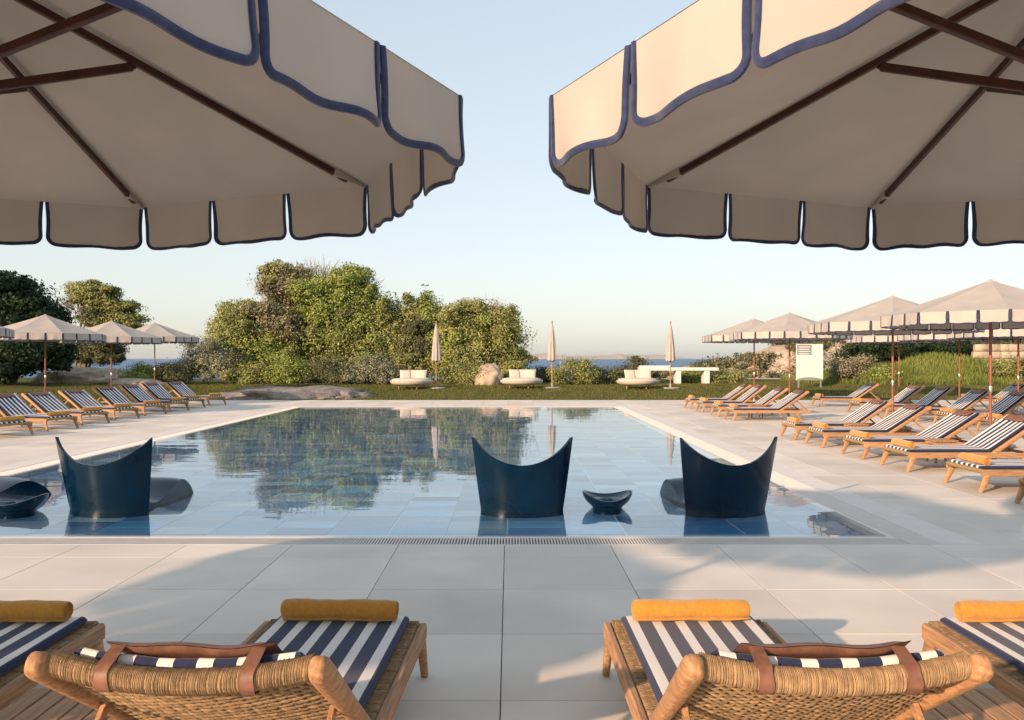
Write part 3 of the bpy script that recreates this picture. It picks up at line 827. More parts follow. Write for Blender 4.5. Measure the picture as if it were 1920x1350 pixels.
# ------------------------------------------------------------------ in-pool chairs and tables
def chair_meshes():
    ph_max = R(53)
    def topz(a): q = abs(a) / ph_max; return 0.49 + 0.265 * q ** 1.9
    def rad(zf): return 0.525 + 0.105 * zf ** 0.9
    n, m = 29, 12
    def ring(off, flip=False):
        P = []
        for i in range(n):
            a = -ph_max + 2 * ph_max * i / (n - 1); col = []
            for k in range(m + 1):
                f = k / m; z = FL + (topz(a) - FL) * f
                zf = max(0, z) / 0.75
                r = rad(zf) - off
                lean = -0.08 * zf
                col.append((r * math.sin(a) * (1 + 0.02 * zf), -r * math.cos(a) * 0.86 + lean * math.cos(a), z - (0 if f < 1 else off * 0.15)))
            P.append(col if not flip else col[::-1])
        return P
    t = 0.034
    O, I = ring(0), ring(t)
    mb = MB(); mb.grid(O)
    mb.grid([c[::-1] for c in I])
    # rim and side edges
    mb.grid([[O[i][-1] for i in range(n)], [I[i][-1] for i in range(n)]])
    for i in (0, n - 1): mb.grid([O[i], I[i]])
    shell = mb.mesh('back_shell', [M['chair']], True, 45)
    # seat and leg-rest wave
    prof = [(-0.385, 0.30), (-0.30, 0.17), (-0.12, 0.075), (0.05, 0.05), (0.22, 0.085), (0.38, 0.14), (0.52, 0.195), (0.64, 0.205), (0.75, 0.16), (0.85, 0.08), (0.92, -0.02), (0.95, FL)]
    N_ = 34; pts = []
    for i in range(N_ + 1):
        q = i / N_ * (len(prof) - 1); k = min(int(q), len(prof) - 2); f = q - k
        p0, p1, p2, p3 = prof[max(k - 1, 0)], prof[k], prof[k + 1], prof[min(k + 2, len(prof) - 1)]
        cr = lambda a, b, c, d: 0.5 * ((2 * b) + (-a + c) * f + (2 * a - 5 * b + 4 * c - d) * f * f + (-a + 3 * b - 3 * c + d) * f ** 3)
        pts.append((cr(p0[0], p1[0], p2[0], p3[0]), cr(p0[1], p1[1], p2[1], p3[1])))
    mb = MB(); T, Bt = [], []
    for i, (y, z) in enumerate(pts):
        hw = 0.345
        if y < 0.0: hw = min(hw, math.sqrt(max(0.0004, 0.485 ** 2 - (y / 0.86) ** 2)) - 0.012)
        T.append([(u * hw, y, z - 0.02 * (abs(u) ** 3)) for u in np.linspace(-1, 1, 13)])
        Bt.append([(u * hw * 0.98, y, FL) for u in np.linspace(1, -1, 13)])
    mb.grid(T); mb.grid(Bt)
    mb.grid([[r[0] for r in T], [r[-1] for r in Bt]]); mb.grid([[r[-1] for r in T][::-1], [r[0] for r in Bt][::-1]])
    mb.grid([T[-1], Bt[-1][::-1]]); mb.grid([Bt[0][::-1], T[0]])
    seat = mb.mesh('seat_and_leg_rest', [M['chair']], True, 45)
    return shell, seat
ME_shell, ME_seat = chair_meshes()
def pool_chair(x, y, rz, label):
    o = empty('pool_chair', (x, y, 0), rz); tag(o, label, 'chair', 'glossy navy chairs standing in the pool')
    inst('back_shell', ME_shell, o); inst('seat_and_leg_rest', ME_seat, o)
pool_chair(0.13, 8.74, 0, 'dark navy moulded chair in the shallow water at picture centre, seen from behind')
pool_chair(2.185, 8.74, R(6), 'dark navy moulded chair in the water nearest the right pool edge')
pool_chair(-4.08, 8.74, R(-4), 'dark teal moulded chair in water at left, turned right with leg rest showing')
pool_chair(-5.98, 8.85, R(-30), 'navy moulded chair mostly outside the left picture edge, only leg rest showing')
mb = MB(); mb.lathe([(0.02, FL), (0.15, FL), (0.15, 0.0), (0.175, 0.025), (0.225, 0.07), (0.252, 0.115), (0.262, 0.155), (0.248, 0.157), (0.225, 0.118), (0.15, 0.092), (0.01, 0.085)], 40)
mb.v = [(x, y, z if z < 0.02 else 0.02 + (z - 0.02) * 0.85 * (1 + 0.30 * (x * x - y * y) / (x * x + y * y + 1e-6))) for x, y, z in mb.v]
ME_tab = mb.mesh('pool_table', [M['chair']], True, 50)
tag(inst('pool_table', ME_tab, None, (1.02, 8.62, 0)), 'small round navy bowl table in the water between two chairs', 'table', 'bowl tables in the pool')
tag(inst('pool_table', ME_tab, None, (-5.02, 8.42, 0), scale=(1.12, 1.12, 1.0)), 'small round navy bowl table in the water at the left picture edge', 'table', 'bowl tables in the pool')

# ------------------------------------------------------------------ lawn furniture
mb = MB(); n = 32; rings = []
def fold_r(z, a):
    f = (z - 0.0) / 1.62
    r = 0.155 * (1 - f) ** 0.75 + 0.028 + 0.02 * math.sin(PI * f)
    return r * (1 + 0.16 * math.sin(a * 8) * (1 - f * 0.5))
for k in range(15):
    z = 1.62 * k / 14
    rings.append([(fold_r(z, 2 * PI * i / n) * math.cos(2 * PI * i / n), fold_r(z, 2 * PI * i / n) * math.sin(2 * PI * i / n), 1.22 + z + (0.03 * math.sin(8 * 2 * PI * i / n) if k == 0 else 0)) for i in range(n)])
mb.rings(rings); ME_fold = mb.mesh('folded_canopy', [M['canvas']], True, 70)
mb = MB(); mb.lathe([(0.12, 1.60), (0.165, 1.605), (0.16, 1.66), (0.12, 1.665)], 20); ME_tie = mb.mesh('tie_band', [M['canvas']], True)
mb = MB(); mb.lathe([(0.026, 0), (0.026, 2.90), (0.04, 2.91), (0.03, 2.97), (0.002, 2.99)], 12); ME_pole2 = mb.mesh('pole', [M['teak']], True)
mb = MB(); mb.lathe([(0.42, 0.0), (0.42, 0.045), (0.40, 0.06), (0.05, 0.065), (0.05, 0.22), (0.03, 0.225)], 28); ME_base2 = mb.mesh('base_plate', [M['basestone']], True)
for px, Y, lb in ((818, 36.5, 'closed parasol beside the left daybed in front of the trees'), (1035, 36.5, 'closed parasol beside the middle daybed against the sea'), (1257, 36.5, 'closed parasol beside the right daybed by the white table')):
    x = (px - VX) / F * Y; z = terrain(x, Y)
    o = empty('closed_parasol', (x, Y, z), random.uniform(0, 3)); tag(o, lb, 'parasol', 'closed parasols on the lawn')
    inst('pole', ME_pole2, o); inst('folded_canopy', ME_fold, o); inst('base_plate', ME_base2, o)
# daybeds
mb = MB(); mb.lathe([(0.55, 0.16), (0.82, 0.19), (0.93, 0.27), (0.95, 0.36), (0.91, 0.37), (0.88, 0.30), (0.2, 0.27)], 36); ME_shell2 = mb.mesh('bed_shell', [M['cushion']], True, 60)
mb = MB(); mb.lathe([(0.2, 0.29), (0.86, 0.30), (0.88, 0.36), (0.85, 0.43), (0.70, 0.46), (0.01, 0.465)], 36); ME_matt = mb.mesh('mattress', [M['cushion']], True, 60)
def pillow(w, h, t):
    P1, P2 = [], []
    for v in np.linspace(-1, 1, 11):
        a, b = [], []
        for u in np.linspace(-1, 1, 11):
            f = max(0, (1 - abs(u) ** 3.5)) ** 0.5 * max(0, (1 - abs(v) ** 3.5)) ** 0.5
            a.append((u * w / 2, t / 2 * f, v * h / 2)); b.append((u * w / 2, -t / 2 * f, v * h / 2))
        P1.append(a); P2.append(b[::-1])
    mb = MB(); mb.grid(P1); mb.grid(P2); return mb.mesh('pillow', [M['cushion']], True, 80)
ME_pil = pillow(0.5, 0.46, 0.18)
mb = MB(); mb.lathe([(0.03, 0), (0.025, 0.17)], 10); ME_bleg = mb.mesh('leg', [M['teak']], True)
for px, Y, lb in ((772, 36.4, 'round cream daybed on the lawn in front of the trees, leftmost'), (978, 36.4, 'round cream daybed on the lawn beside the pale boulder'), (1196, 36.4, 'round cream daybed on the lawn in front of the white table')):
    x = (px - VX) / F * Y; z = terrain(x, Y)
    o = empty('round_daybed', (x, Y, z)); tag(o, lb, 'daybed', 'round daybeds on the lawn')
    inst('bed_shell', ME_shell2, o); inst('mattress', ME_matt, o)
    for k in range(4): inst('leg', ME_bleg, o, (0.6 * math.cos(k * PI / 2 + 0.5), 0.6 * math.sin(k * PI / 2 + 0.5), 0))
    for k in range(3): inst('pillow', ME_pil, o, (-0.30 + 0.34 * k, 0.28 + 0.10 * (k % 2), 0.62), rot=(R(-28), 0, R(-12 * (k - 1))))
# white table
x, Y = (1270 - VX) / F * 44, 44.0; z = terrain(x, Y)
o = empty('garden_table', (x, Y, z)); tag(o, 'long white outdoor table behind the right daybed', 'table')
zt = CH - 17 / F * 44 - z
mb = MB(); mb.box(-2.05, 2.1, -0.4, 0.4, zt - 0.16, zt, 0.01); inst('table_top', mb.mesh('table_top', [M['whitepaint']], False), o)
for lx, w in ((-1.7, 0.3), (0.0, 0.26), (1.5, 0.28)):
    mb = MB(); mb.box(lx - w / 2, lx + w / 2, -0.36, 0.36, 0, zt - 0.163, 0.01); inst('table_leg', mb.mesh('table_leg', [M['whitepaint']], False), o)
mb = MB(); mb.box(-2.0, -0.4, -0.3, 0.3, zt + 0.003, zt + 0.10, 0.01); inst('table_tray', mb.mesh('table_tray', [M['whitepaint']], False), o)
# white sign
Y = 36.5; a = W(1493, 645, Y); b = W(1543, 713, Y)
o = empty('sign_board', ((a.x + b.x) / 2, Y, terrain(a.x, Y))); tag(o, 'white upright notice board with grey heading behind the right parasols', 'sign')
gz = terrain(a.x, Y); hw = (b.x - a.x) / 2; z0, z1 = b.z - gz, a.z - gz
mb = MB(); mb.box(-hw, hw, -0.03, 0.03, z0, z1, 0.008); inst('panel', mb.mesh('panel', [M['whitepaint']], False), o)
mb = MB(); mb.box(-hw + 0.02, 0.08, -0.036, -0.032, z1 - 0.48, z1 - 0.03, 0.001); hd = inst('heading_block', mb.mesh('heading_block', [M['textgrey']], False), o)
mb = MB()
for k in range(4): mb.box(-hw + 0.09, 0.02 - 0.05 * (k % 2), -0.040, -0.037, z1 - 0.15 - k * 0.1, z1 - 0.115 - k * 0.1, 0.001)
inst('heading_lines', mb.mesh('heading_lines', [M['whitepaint']], False), hd)
mb = MB(); pr = []
for k in range(13):
    u = -1 + 2 * k / 12
    pr.append([(u * hw * 0.97, -0.036, z0 + 0.01), (u * hw * 0.97, -0.036, z0 + 0.05 + 0.09 * (1 - u * u))])
mb.grid(pr); inst('footer_band', mb.mesh('footer_band', [M['textgrey']], False), o)
for s in (-1, 1):
    mb = MB(); mb.box(s * (hw - 0.1) - 0.03, s * (hw - 0.1) + 0.03, -0.03, 0.03, -0.05, z0 - 0.003, 0.004); inst('foot', mb.mesh('foot', [M['textgrey']], False), o)

# ------------------------------------------------------------------ rocks
def rock(name, loc, size, label, m, seed, cat='rock', amp=0.35, freq=1.3, sub=4, group=None, rz=0):
    import bmesh
    bm = bmesh.new(); bmesh.ops.create_icosphere(bm, subdivisions=sub, radius=1.0)
    for v in bm.verts:
        p = v.co.copy(); n = mnoise.fractal(p * freq + Vector((seed, seed * 0.7, 0)), 0.9, 2.2, 5)
        ridge = abs(mnoise.noise(p * freq * 2 + Vector((0, seed, 3))))
        v.co = p * (1 + amp * n - amp * 0.4 * ridge)
        v.co.x *= size[0]; v.co.y *= size[1]; v.co.z *= size[2]
    me = bpy.data.meshes.new(name); bm.to_mesh(me); bm.free(); me.materials.append(M[m])
    me.polygons.foreach_set('use_smooth', [True] * len(me.polygons))
    o = inst(name, me, None, loc, rz); tag(o, label, cat, group); return o
rock('rock_outcrop', (-8.6, 33.3, -0.05), (2.9, 2.6, 0.52), 'low grey granite outcrop between left loungers and lawn', 'granite', 2.0, amp=0.3, freq=1.8)
rock('rock_outcrop', (-6.9, 32.6, -0.08), (1.4, 1.4, 0.36), 'small low granite hump beside the larger outcrop by the deck edge', 'granite', 5.0, amp=0.3, freq=1.8)
p = W(915, 722, 41); rock('boulder', (p.x, 41, 0.5), (0.72, 0.6, 0.85), 'pale pointed boulder beside the middle daybed', 'sandstone', 9.0, amp=0.3)
p = W(165, 715, 42); rock('boulder', (p.x, 42, 0.35), (2.6, 1.6, 0.75), 'broad sandstone boulder behind the left loungers', 'sandstone', 4.0, amp=0.3, freq=2.2)
p = W(255, 722, 41); rock('boulder', (p.x, 41, 0.2), (1.5, 0.9, 0.35), 'low flat sandstone boulder between the left parasol poles', 'sandstone', 14.0, amp=0.25)
p = W(580, 705, 43); rock('boulder', (p.x, 43, 0.55), (0.35, 0.3, 0.75), 'small pale standing stone half hidden under the big tree', 'sandstone', 6.0, amp=0.2)
rl = random.Random(21)
for k in range(14):
    x = rl.uniform(17, 44); y = rl.uniform(76, 90)
    z = headz(x, y)
    rock('headland_boulder', (x, y, z), (rl.uniform(0.6, 2.2), rl.uniform(0.6, 1.2), rl.uniform(0.4, 0.9)), 'sunlit beige boulder lying on the rocky headland slope', 'sandstone', 30 + k, amp=0.35, sub=3, group='boulders on the headland', rz=rl.uniform(0, 3))
# dry stone wall, far right
o = empty('stone_wall', (30.6, 50.0, 0)); tag(o, 'pale dry stone wall above the grass mound at the right edge', 'wall')
rl = random.Random(4); zb = 0.2
mats_ = {}
for r_ in range(5):
    x = -2.6 + rl.uniform(0, 0.3); h = rl.uniform(0.42, 0.55)
    while x < 5.5:
        w = rl.uniform(0.5, 1.1)
        mb = MB(); mb.loft([((x + 0.015, 0, zb + h / 2), 0.2, h / 2 * 0.9), ((x + 0.06, -0.02, zb + h / 2), 0.27, h / 2 * 0.985), ((x + w - 0.06, rl.uniform(-0.05, 0.0), zb + h / 2), 0.27, h / 2 * 0.985), ((x + w - 0.015, 0, zb + h / 2), 0.2, h / 2 * 0.94)], 12, 7, side=(0, 1, 0))
        inst('stone', mb.mesh('stone', [M['sandstone']], True, 50), o); x += w
    zb += h
# ------------------------------------------------------------------ vegetation
def leaves(blobs, size, seed, fill=0.25):
    """blobs: (centre, (rx,ry,rz), n_clumps, n_per_clump, sigma, material index, flat) -> verts, quads, mi"""
    r = np.random.default_rng(seed); VV, QI = [], []
    for c, rad, nc, npc, sig, mi_, flat in blobs:
        d = r.normal(size=(nc, 3)); d[:, 2] = np.abs(d[:, 2]) * 0.9 - 0.25 * (r.random(nc)); d /= np.linalg.norm(d, axis=1)[:, None]
        rr = 0.50 + 0.50 * r.random(nc) ** 0.7 + 0.22 * (r.random(nc) > 0.85)
        cen = np.array(c) + d * rr[:, None] * np.array(rad)
        n = nc * npc
        sgs = sig * (0.6 + 0.9 * r.random(nc))
        p = np.repeat(cen, npc, 0) + np.clip(r.normal(size=(n, 3)), -1.7, 1.7) * np.repeat(sgs, npc)[:, None] * np.array([1, 1, flat])
        m_ = np.full(n, mi_)
        nf = int(n * fill)
        if nf:
            q = r.normal(size=(nf, 3)); q /= np.linalg.norm(q, axis=1)[:, None]
            q = np.array(c) + q * (r.random(nf) ** 0.4)[:, None] * np.array(rad) * 0.82
            p = np.vstack([p, q]); m_ = np.concatenate([m_, np.full(nf, mi_)]); n += nf
        nr_ = (p - np.array(c)) / np.array(rad); nr_ /= np.linalg.norm(nr_, axis=1)[:, None] + 1e-9
        nr_ = nr_ + r.normal(size=(n, 3)) * 0.55; nr_ /= np.linalg.norm(nr_, axis=1)[:, None] + 1e-9
        a = np.cross(nr_, r.normal(size=(n, 3))); a /= np.linalg.norm(a, axis=1)[:, None] + 1e-9
        b = np.cross(nr_, a)
        l = size * (0.6 + 0.8 * r.random(n)); w = l * (0.36 + 0.2 * r.random(n))
        droop = np.cross(a, b) * (l * 0.12)[:, None]
        v = np.stack([p - a * l[:, None] / 2, p + b * w[:, None] / 2 + droop, p + a * l[:, None] / 2, p - b * w[:, None] / 2 + droop], 1)
        VV.append(v.reshape(-1, 3)); QI.append(m_)
    v = np.vstack(VV); q = np.arange(len(v), dtype=np.int32).reshape(-1, 4)
    return v, q, np.concatenate(QI)
def twigs(blobs, seed):
    r = np.random.default_rng(seed); VV = []
    for c, rad, n, ln in blobs:
        d = r.normal(size=(n, 3)); d[:, 2] = np.abs(d[:, 2]) + 0.1; d /= np.linalg.norm(d, axis=1)[:, None]
        p0 = np.array(c) + d * np.array(rad) * (0.45 + 0.4 * r.random(n))[:, None]
        dirn = d + r.normal(size=(n, 3)) * 0.4 + np.array([0, 0, 0.35]); dirn /= np.linalg.norm(dirn, axis=1)[:, None]
        L_ = ln * (0.5 + r.random(n)); p1 = p0 + dirn * L_[:, None]
        s = np.cross(dirn, r.normal(size=(n, 3))); s /= np.linalg.norm(s, axis=1)[:, None]
        w = 0.014
        VV.append(np.stack([p0 - s * w, p0 + s * w, p1 + s * w * 0.3, p1 - s * w * 0.3], 1).reshape(-1, 3))
    v = np.vstack(VV); return v, np.arange(len(v), dtype=np.int32).reshape(-1, 4)
vs = [100]
def plant(name, label, cat, Y, base_px, blobs, mats, size=0.13, trunk=0.14, group=None, twig=None, dens=1.0, fill=0.25, stems=1, lean=0.0):
    """blobs in photo pixels: (px,py,rx,rz,depth_m,material index[,flat])"""
    vs[0] += 1; r = random.Random(vs[0])
    bx = (base_px - VX) / F * Y; bz = terrain(bx, Y) - 0.05
    o = empty(name, (bx, Y, bz)); tag(o, label, cat, group)
    s = Y / F; BL = []; mbt = MB()
    for bl in blobs:
        px, py, rx, rz, dy, m_ = bl[:6]; flat = bl[6] if len(bl) > 6 else 0.8
        c = W(px, py, Y) - Vector((bx, Y, bz)); c.y += r.uniform(-0.3, 0.3)
        rad = (rx * s, dy, rz * s); area = rad[0] * rad[2] * 4
        nc = int(15 * area ** 0.85 * dens) + 8
        BL.append((c, rad, int(nc * 0.8) + 1, int(84), 0.19 + 0.06 * min(rad[0], 2), m_, flat))
        for q in range(6 if rad[0] > 0.7 else 2):      # smaller boughs breaking the outline
            th = r.uniform(0, 2 * PI); f = r.uniform(0.75, 1.1); k_ = r.uniform(0.22, 0.42)
            cc_ = c + Vector((math.cos(th) * rad[0] * f, r.uniform(-0.9, 0.2) * rad[1], max(-0.5, math.sin(th)) * rad[2] * f))
            BL.append((cc_, tuple(v * k_ for v in rad), int(nc * 0.13) + 3, 60, 0.11 + 0.04 * r.random(), m_ if r.random() < 0.7 else r.randrange(len(mats)), flat))
        if trunk:
            st = Vector((r.uniform(-0.15, 0.15) * stems, r.uniform(-0.1, 0.1), 0)); mid = st.lerp(c, 0.45) + Vector((r.uniform(-.3, .3), r.uniform(-.2, .2), 0.1)); mid.x *= 0.6
            k = trunk * (0.55 + 0.45 * r.random())
            mbt.tube([st, st.lerp(mid, 0.5) + Vector((r.uniform(-.06, .06), 0, 0.05)), mid, mid.lerp(c, 0.6), c], [k, k * 0.8, k * 0.6, k * 0.42, k * 0.22], 8)
            for q in range(5):
                e = c + Vector((r.uniform(-.8, .8) * rad[0], r.uniform(-.8, .8) * rad[1], r.uniform(-.1, .85) * rad[2]))
                mbt.tube([mid.lerp(c, 0.5), mid.lerp(e, 0.55) + Vector((0, 0, 0.08)), e], [k * 0.4, k * 0.25, k * 0.07], 6)
    v, q, mi_ = leaves(BL, size, vs[0], fill)
    inst('crown', np_mesh('crown', v, q, [M[m] for m in mats], mi_), o)
    if trunk: inst('trunk', mbt.mesh('trunk', [M['bark']], True, 80), o)
    if twig:
        tb = []
        for px, py, rx, rz, dy, n, ln in twig:
            c = W(px, py, Y) - Vector((bx, Y, bz)); tb.append((c, (rx * s, dy, rz * s), n, ln))
        v, q = twigs(tb, vs[0]); inst('dry_twigs', np_mesh('dry_twigs', v, q, [M['twig']]), o)
    return o
GT = 'trees and bushes behind the lawn'
plant('bushy_tree', 'tallest bright green bushy tree with brown dry branches, left of centre', 'tree', 45.5, 600,
      [(645, 580, 78, 58, 2.2, 0), (600, 548, 50, 36, 1.6, 0), (690, 610, 45, 62, 1.8, 0), (540, 545, 48, 36, 1.5, 2), (522, 528, 34, 22, 1.2, 1), (610, 640, 95, 50, 2.2, 0), (540, 610, 55, 50, 1.8, 1), (660, 660, 80, 45, 2.0, 1), (580, 690, 70, 30, 1.8, 1), (680, 692, 60, 28, 1.8, 0), (510, 692, 55, 28, 1.6, 0)],
      ['leaf_bright', 'leaf_olive', 'leaf_dry'], 0.14, 0.2, GT, twig=[(545, 560, 55, 55, 1.6, 700, 0.7), (665, 545, 50, 30, 1.4, 260, 0.6), (600, 530, 60, 26, 1.3, 220, 0.8), (640, 640, 60, 40, 2.2, 300, 0.6)])
plant('spreading_tree', 'olive green spreading tree on the left flank of the big tree', 'tree', 44.5, 480,
      [(455, 590, 34, 22, 1.2, 0), (440, 640, 48, 42, 1.6, 0), (485, 655, 60, 50, 1.8, 1), (510, 620, 42, 45, 1.6, 2), (420, 615, 24, 18, 0.9, 0)], ['leaf_olive', 'leaf_bright', 'leaf_dry'], 0.13, 0.13, GT, twig=[(500, 640, 60, 50, 1.5, 420, 0.6)])
plant('evergreen_tree', 'dark olive evergreen tree right of the tall tree, behind left daybed', 'tree', 45, 765,
      [(760, 615, 36, 48, 1.5, 0), (805, 600, 24, 40, 1.2, 1), (745, 665, 48, 50, 1.6, 0), (800, 660, 45, 52, 1.6, 2), (725, 640, 26, 55, 1.3, 0), (765, 695, 55, 26, 1.5, 0)], ['leaf_olive', 'leaf_bright', 'leaf_scrub'], 0.13, 0.13, GT, twig=[(790, 600, 40, 40, 1.2, 160, 0.5)])
plant('rounded_tree', 'rounded yellowish green tree with white blossom, right end of the tree group', 'tree', 44, 905,
      [(905, 610, 58, 40, 1.8, 0), (940, 640, 42, 55, 1.6, 0), (875, 640, 45, 55, 1.7, 1), (900, 675, 78, 42, 1.8, 1), (845, 670, 35, 50, 1.4, 2), (905, 698, 75, 24, 1.6, 1)], ['leaf_yellow', 'leaf_olive', 'leaf_bright'], 0.13, 0.13, GT, twig=[(900, 600, 60, 34, 1.5, 260, 0.55)])
plant('silver_bush', 'silvery grey bush at the left end of the tree group', 'bush', 43, 385, [(385, 680, 36, 38, 1.2, 0), (420, 690, 30, 32, 1.1, 0), (358, 695, 24, 24, 0.9, 1)], ['leaf_silver', 'leaf_scrub'], 0.10, 0.06, GT, twig=[(390, 675, 40, 35, 1.0, 120, 0.4)])
for px, py, rx, rz, Y, m_, lb in ((690, 698, 45, 24, 41.5, 'leaf_silver', 'low grey green bush under the big tree beside the left daybed'), (620, 700, 42, 22, 42, 'leaf_scrub', 'low dark bush at the foot of the big tree'),
        (540, 700, 40, 26, 42.5, 'leaf_bright', 'low bright green bush under the left flank of the big tree'), (470, 705, 36, 20, 42.5, 'leaf_olive', 'low olive bush between silver bush and big tree'),
        (865, 705, 40, 20, 41.5, 'leaf_olive', 'low bush right of the left closed parasol'), (262, 708, 38, 16, 42, 'leaf_bright', 'rounded green bush below the sea gap on the left'),
        (325, 706, 28, 17, 42, 'leaf_scrub', 'small dark bush beside the farthest left parasol pole'), (1078, 704, 38, 22, 43, 'leaf_olive', 'rounded dome bush right of the middle closed parasol'),
        (1140, 708, 32, 15, 43.5, 'leaf_scrub', 'low wide bush left of the right daybed'), (1195, 698, 28, 20, 46, 'leaf_scrub', 'dark bush behind the right daybed'),
        (1300, 708, 26, 16, 46, 'leaf_bright', 'green bush between the legs of the white table'), (1360, 712, 30, 11, 45, 'leaf_olive', 'low bush right of the white table'),
        (1020, 708, 26, 12, 46, 'leaf_scrub', 'low dark shrub behind the middle daybed')):
    plant('low_bush', lb, 'bush', Y, px, [(px, py, rx, rz, rx * Y / F, 0), (px + rx * 0.4, py + rz * 0.25, rx * 0.6, rz * 0.7, rx * 0.6 * Y / F, 0)], [m_], 0.10, 0.04, GT)
plant('pine_tree', 'pine with layered crown and pale leaning trunks behind the left parasols', 'tree', 52, 150,
      [(155, 545, 27, 17, 1.0, 0, 0.4), (198, 556, 26, 18, 1.0, 0, 0.4), (215, 580, 40, 17, 1.2, 0, 0.4), (225, 602, 42, 16, 1.2, 0, 0.4), (185, 600, 30, 18, 1.1, 1, 0.4), (235, 622, 34, 14, 1.1, 0, 0.4), (165, 560, 22, 14, 0.9, 0, 0.4), (190, 660, 42, 34, 1.3, 1, 0.6)],
      ['leaf_pine', 'leaf_scrub'], 0.14, 0.15, GT, twig=[(150, 590, 34, 34, 1.0, 320, 0.7)], dens=1.5, stems=3)
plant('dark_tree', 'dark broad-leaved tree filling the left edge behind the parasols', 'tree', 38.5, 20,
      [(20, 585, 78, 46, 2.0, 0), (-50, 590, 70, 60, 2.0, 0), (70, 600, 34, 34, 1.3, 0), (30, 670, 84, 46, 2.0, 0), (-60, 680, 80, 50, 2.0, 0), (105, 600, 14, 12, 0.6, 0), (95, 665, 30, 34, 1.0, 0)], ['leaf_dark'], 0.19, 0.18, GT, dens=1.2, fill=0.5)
# flower stalk rising over the trees
o = empty('flower_stalk', (W(806, 600, 46).x, 46, 2.0)); tag(o, 'thin tall flower stalk with small tufts above the evergreen tree', 'plant')
tp = W(808, 548, 46) - o.location; t2 = W(797, 535, 46) - o.location
mb = MB(); mb.tube([(0, 0, 0), (tp.x * 0.5, 0, tp.z * 0.5), tp], [0.03, 0.02, 0.008], 6); mb.tube([(tp.x * 0.6, 0, tp.z * 0.75), t2], [0.012, 0.006], 5); inst('stem', mb.mesh('stem', [M['twig']]), o)
v, q, mi_ = leaves([(tp, (0.3, 0.2, 0.05), 8, 14, 0.07, 0, 0.4), (t2, (0.18, 0.12, 0.05), 5, 12, 0.05, 0, 0.4)], 0.09, 77, 0); inst('tufts', np_mesh('tufts', v, q, [M['leaf_olive']], mi_), o)
# scrub covering the headland (one mass)
BL = []
rl = random.Random(8)
for k in range(900):
    x = rl.uniform(16, 66); y = rl.uniform(72, 94); z = headz(x, y)
    cov = mnoise.noise((x * 0.11 + 4, y * 0.12, 1.5))
    if cov < -0.3: continue
    s_ = rl.uniform(0.5, 1.2); BL.append(((x, y, z + 0.1), (s_ * 1.3, s_ * 1.2, s_ * 0.75), 6, 22, 0.3, 0 if rl.random() < 0.8 else 1, 0.6))
v, q, mi_ = leaves(BL, 0.30, 501, 0.4)
tag(inst('headland_scrub', np_mesh('headland_scrub', v, q, [M['leaf_scrub'], M['leaf_dry']], mi_)), 'dark green scrub covering the rocky headland', 'scrub', kind='stuff')
# dark bushes between the mound and the headland
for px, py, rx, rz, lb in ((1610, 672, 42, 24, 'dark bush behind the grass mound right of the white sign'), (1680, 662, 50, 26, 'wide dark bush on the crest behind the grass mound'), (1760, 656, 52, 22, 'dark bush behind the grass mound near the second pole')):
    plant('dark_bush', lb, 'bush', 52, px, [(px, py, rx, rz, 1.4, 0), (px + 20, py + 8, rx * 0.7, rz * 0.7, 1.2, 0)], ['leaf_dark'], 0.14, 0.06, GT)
for px, py, rx, rz, Y, m_, lb in ((1598, 692, 30, 17, 38.5, 'leaf_dry', 'dry yellowish shrub at the left foot of the grass mound'), (1655, 705, 30, 10, 38, 'leaf_bright', 'low green shrub on the grass mound between two front parasol poles'),
        (1900, 692, 30, 14, 38.5, 'leaf_olive', 'olive shrub on the grass mound at the right picture edge')):
    plant('mound_shrub', lb, 'bush', Y, px, [(px, py, rx, rz, rx * Y / F, 0), (px - rx * 0.5, py + rz * 0.3, rx * 0.6, rz * 0.7, rx * 0.6 * Y / F, 0)], [m_], 0.11, 0.04, GT)
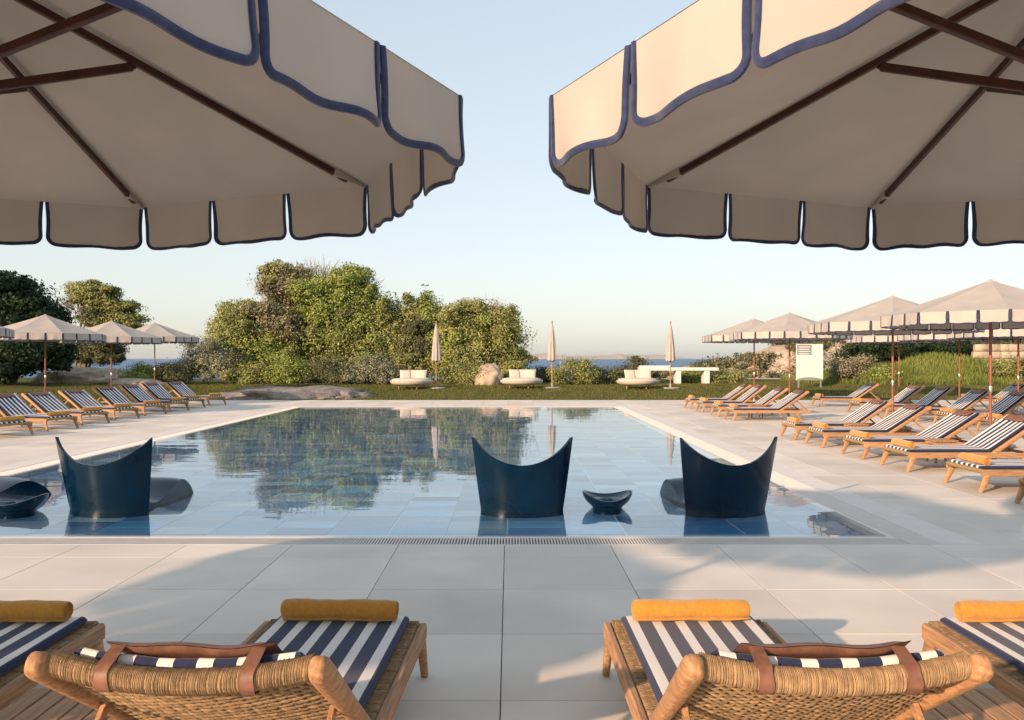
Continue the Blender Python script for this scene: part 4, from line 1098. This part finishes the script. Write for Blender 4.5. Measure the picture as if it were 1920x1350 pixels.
# grass
def blades(n, xr, yr, hgt, seed, keep=None, wid=0.010):
    r = np.random.default_rng(seed); out = []
    X = r.uniform(*xr, n); Yv = r.uniform(*yr, n)
    Z = np.array([terrain(a, b) for a, b in zip(X, Yv)])
    k = np.ones(n, bool) if keep is None else np.array([keep(a, b, c) for a, b, c in zip(X, Yv, Z)])
    p = np.stack([X, Yv, Z - 0.005], 1)[k]; n = len(p)
    a = r.uniform(0, 2 * PI, n); s = np.stack([np.cos(a), np.sin(a), np.zeros(n)], 1) * wid
    h = hgt * (0.5 + r.random(n)); tip = p + np.stack([r.normal(0, 0.35, n) * h, r.normal(0, 0.35, n) * h, h], 1)
    v = np.stack([p - s, p + s, tip + s * 0.25, tip - s * 0.25], 1).reshape(-1, 3)
    return v, np.arange(len(v), dtype=np.int32).reshape(-1, 4)
on_deck = lambda x, y: DX0 < x < DX1 and DY0 < y < DY1
v, q = blades(90000, (-20, 27), (30.8, 44), 0.06, 41, lambda x, y, z: z < 0.5 and not on_deck(x, y), 0.012)
tag(inst('lawn_grass', np_mesh('lawn_grass', v, q, [M['blade']])), 'short olive brown lawn grass beyond the pool deck', 'grass', kind='stuff')
v, q = blades(26000, (-21, -12.65), (14, 34), 0.06, 42, None, 0.012)
tag(inst('side_lawn_grass', np_mesh('side_lawn_grass', v, q, [M['blade']])), 'short grass under the left row of parasols', 'grass', kind='stuff')
v, q = blades(70000, (14, 42), (35.5, 50), 0.20, 43, lambda x, y, z: z > 0.36, 0.018)
tag(inst('mound_grass', np_mesh('mound_grass', v, q, [M['bladeg']])), 'long bright green grass on the mound behind the right parasols', 'grass', kind='stuff')

# ------------------------------------------------------------------ sea haze
hz = bpy.data.materials.new('haze'); hz.use_nodes = True
N = hz.node_tree.nodes; N.remove(N['Principled BSDF'])
pv = N.new('ShaderNodeVolumePrincipled'); pv.inputs['Color'].default_value = (0.86, 0.90, 0.95, 1); pv.inputs['Density'].default_value = 0.000018; pv.inputs['Anisotropy'].default_value = 0.2
hz.node_tree.links.new(pv.outputs[0], N['Material Output'].inputs['Volume'])
mb = MB(); mb.add([(x, y, z) for z in (-12, 170) for x, y in ((-41000, -150), (41000, -150), (41000, 41000), (-41000, 41000))], [(3, 2, 1, 0), (4, 5, 6, 7), (0, 1, 5, 4), (1, 2, 6, 5), (2, 3, 7, 6), (3, 0, 4, 7)])
tag(inst('haze', mb.mesh('haze', [hz], False)), kind='stuff')
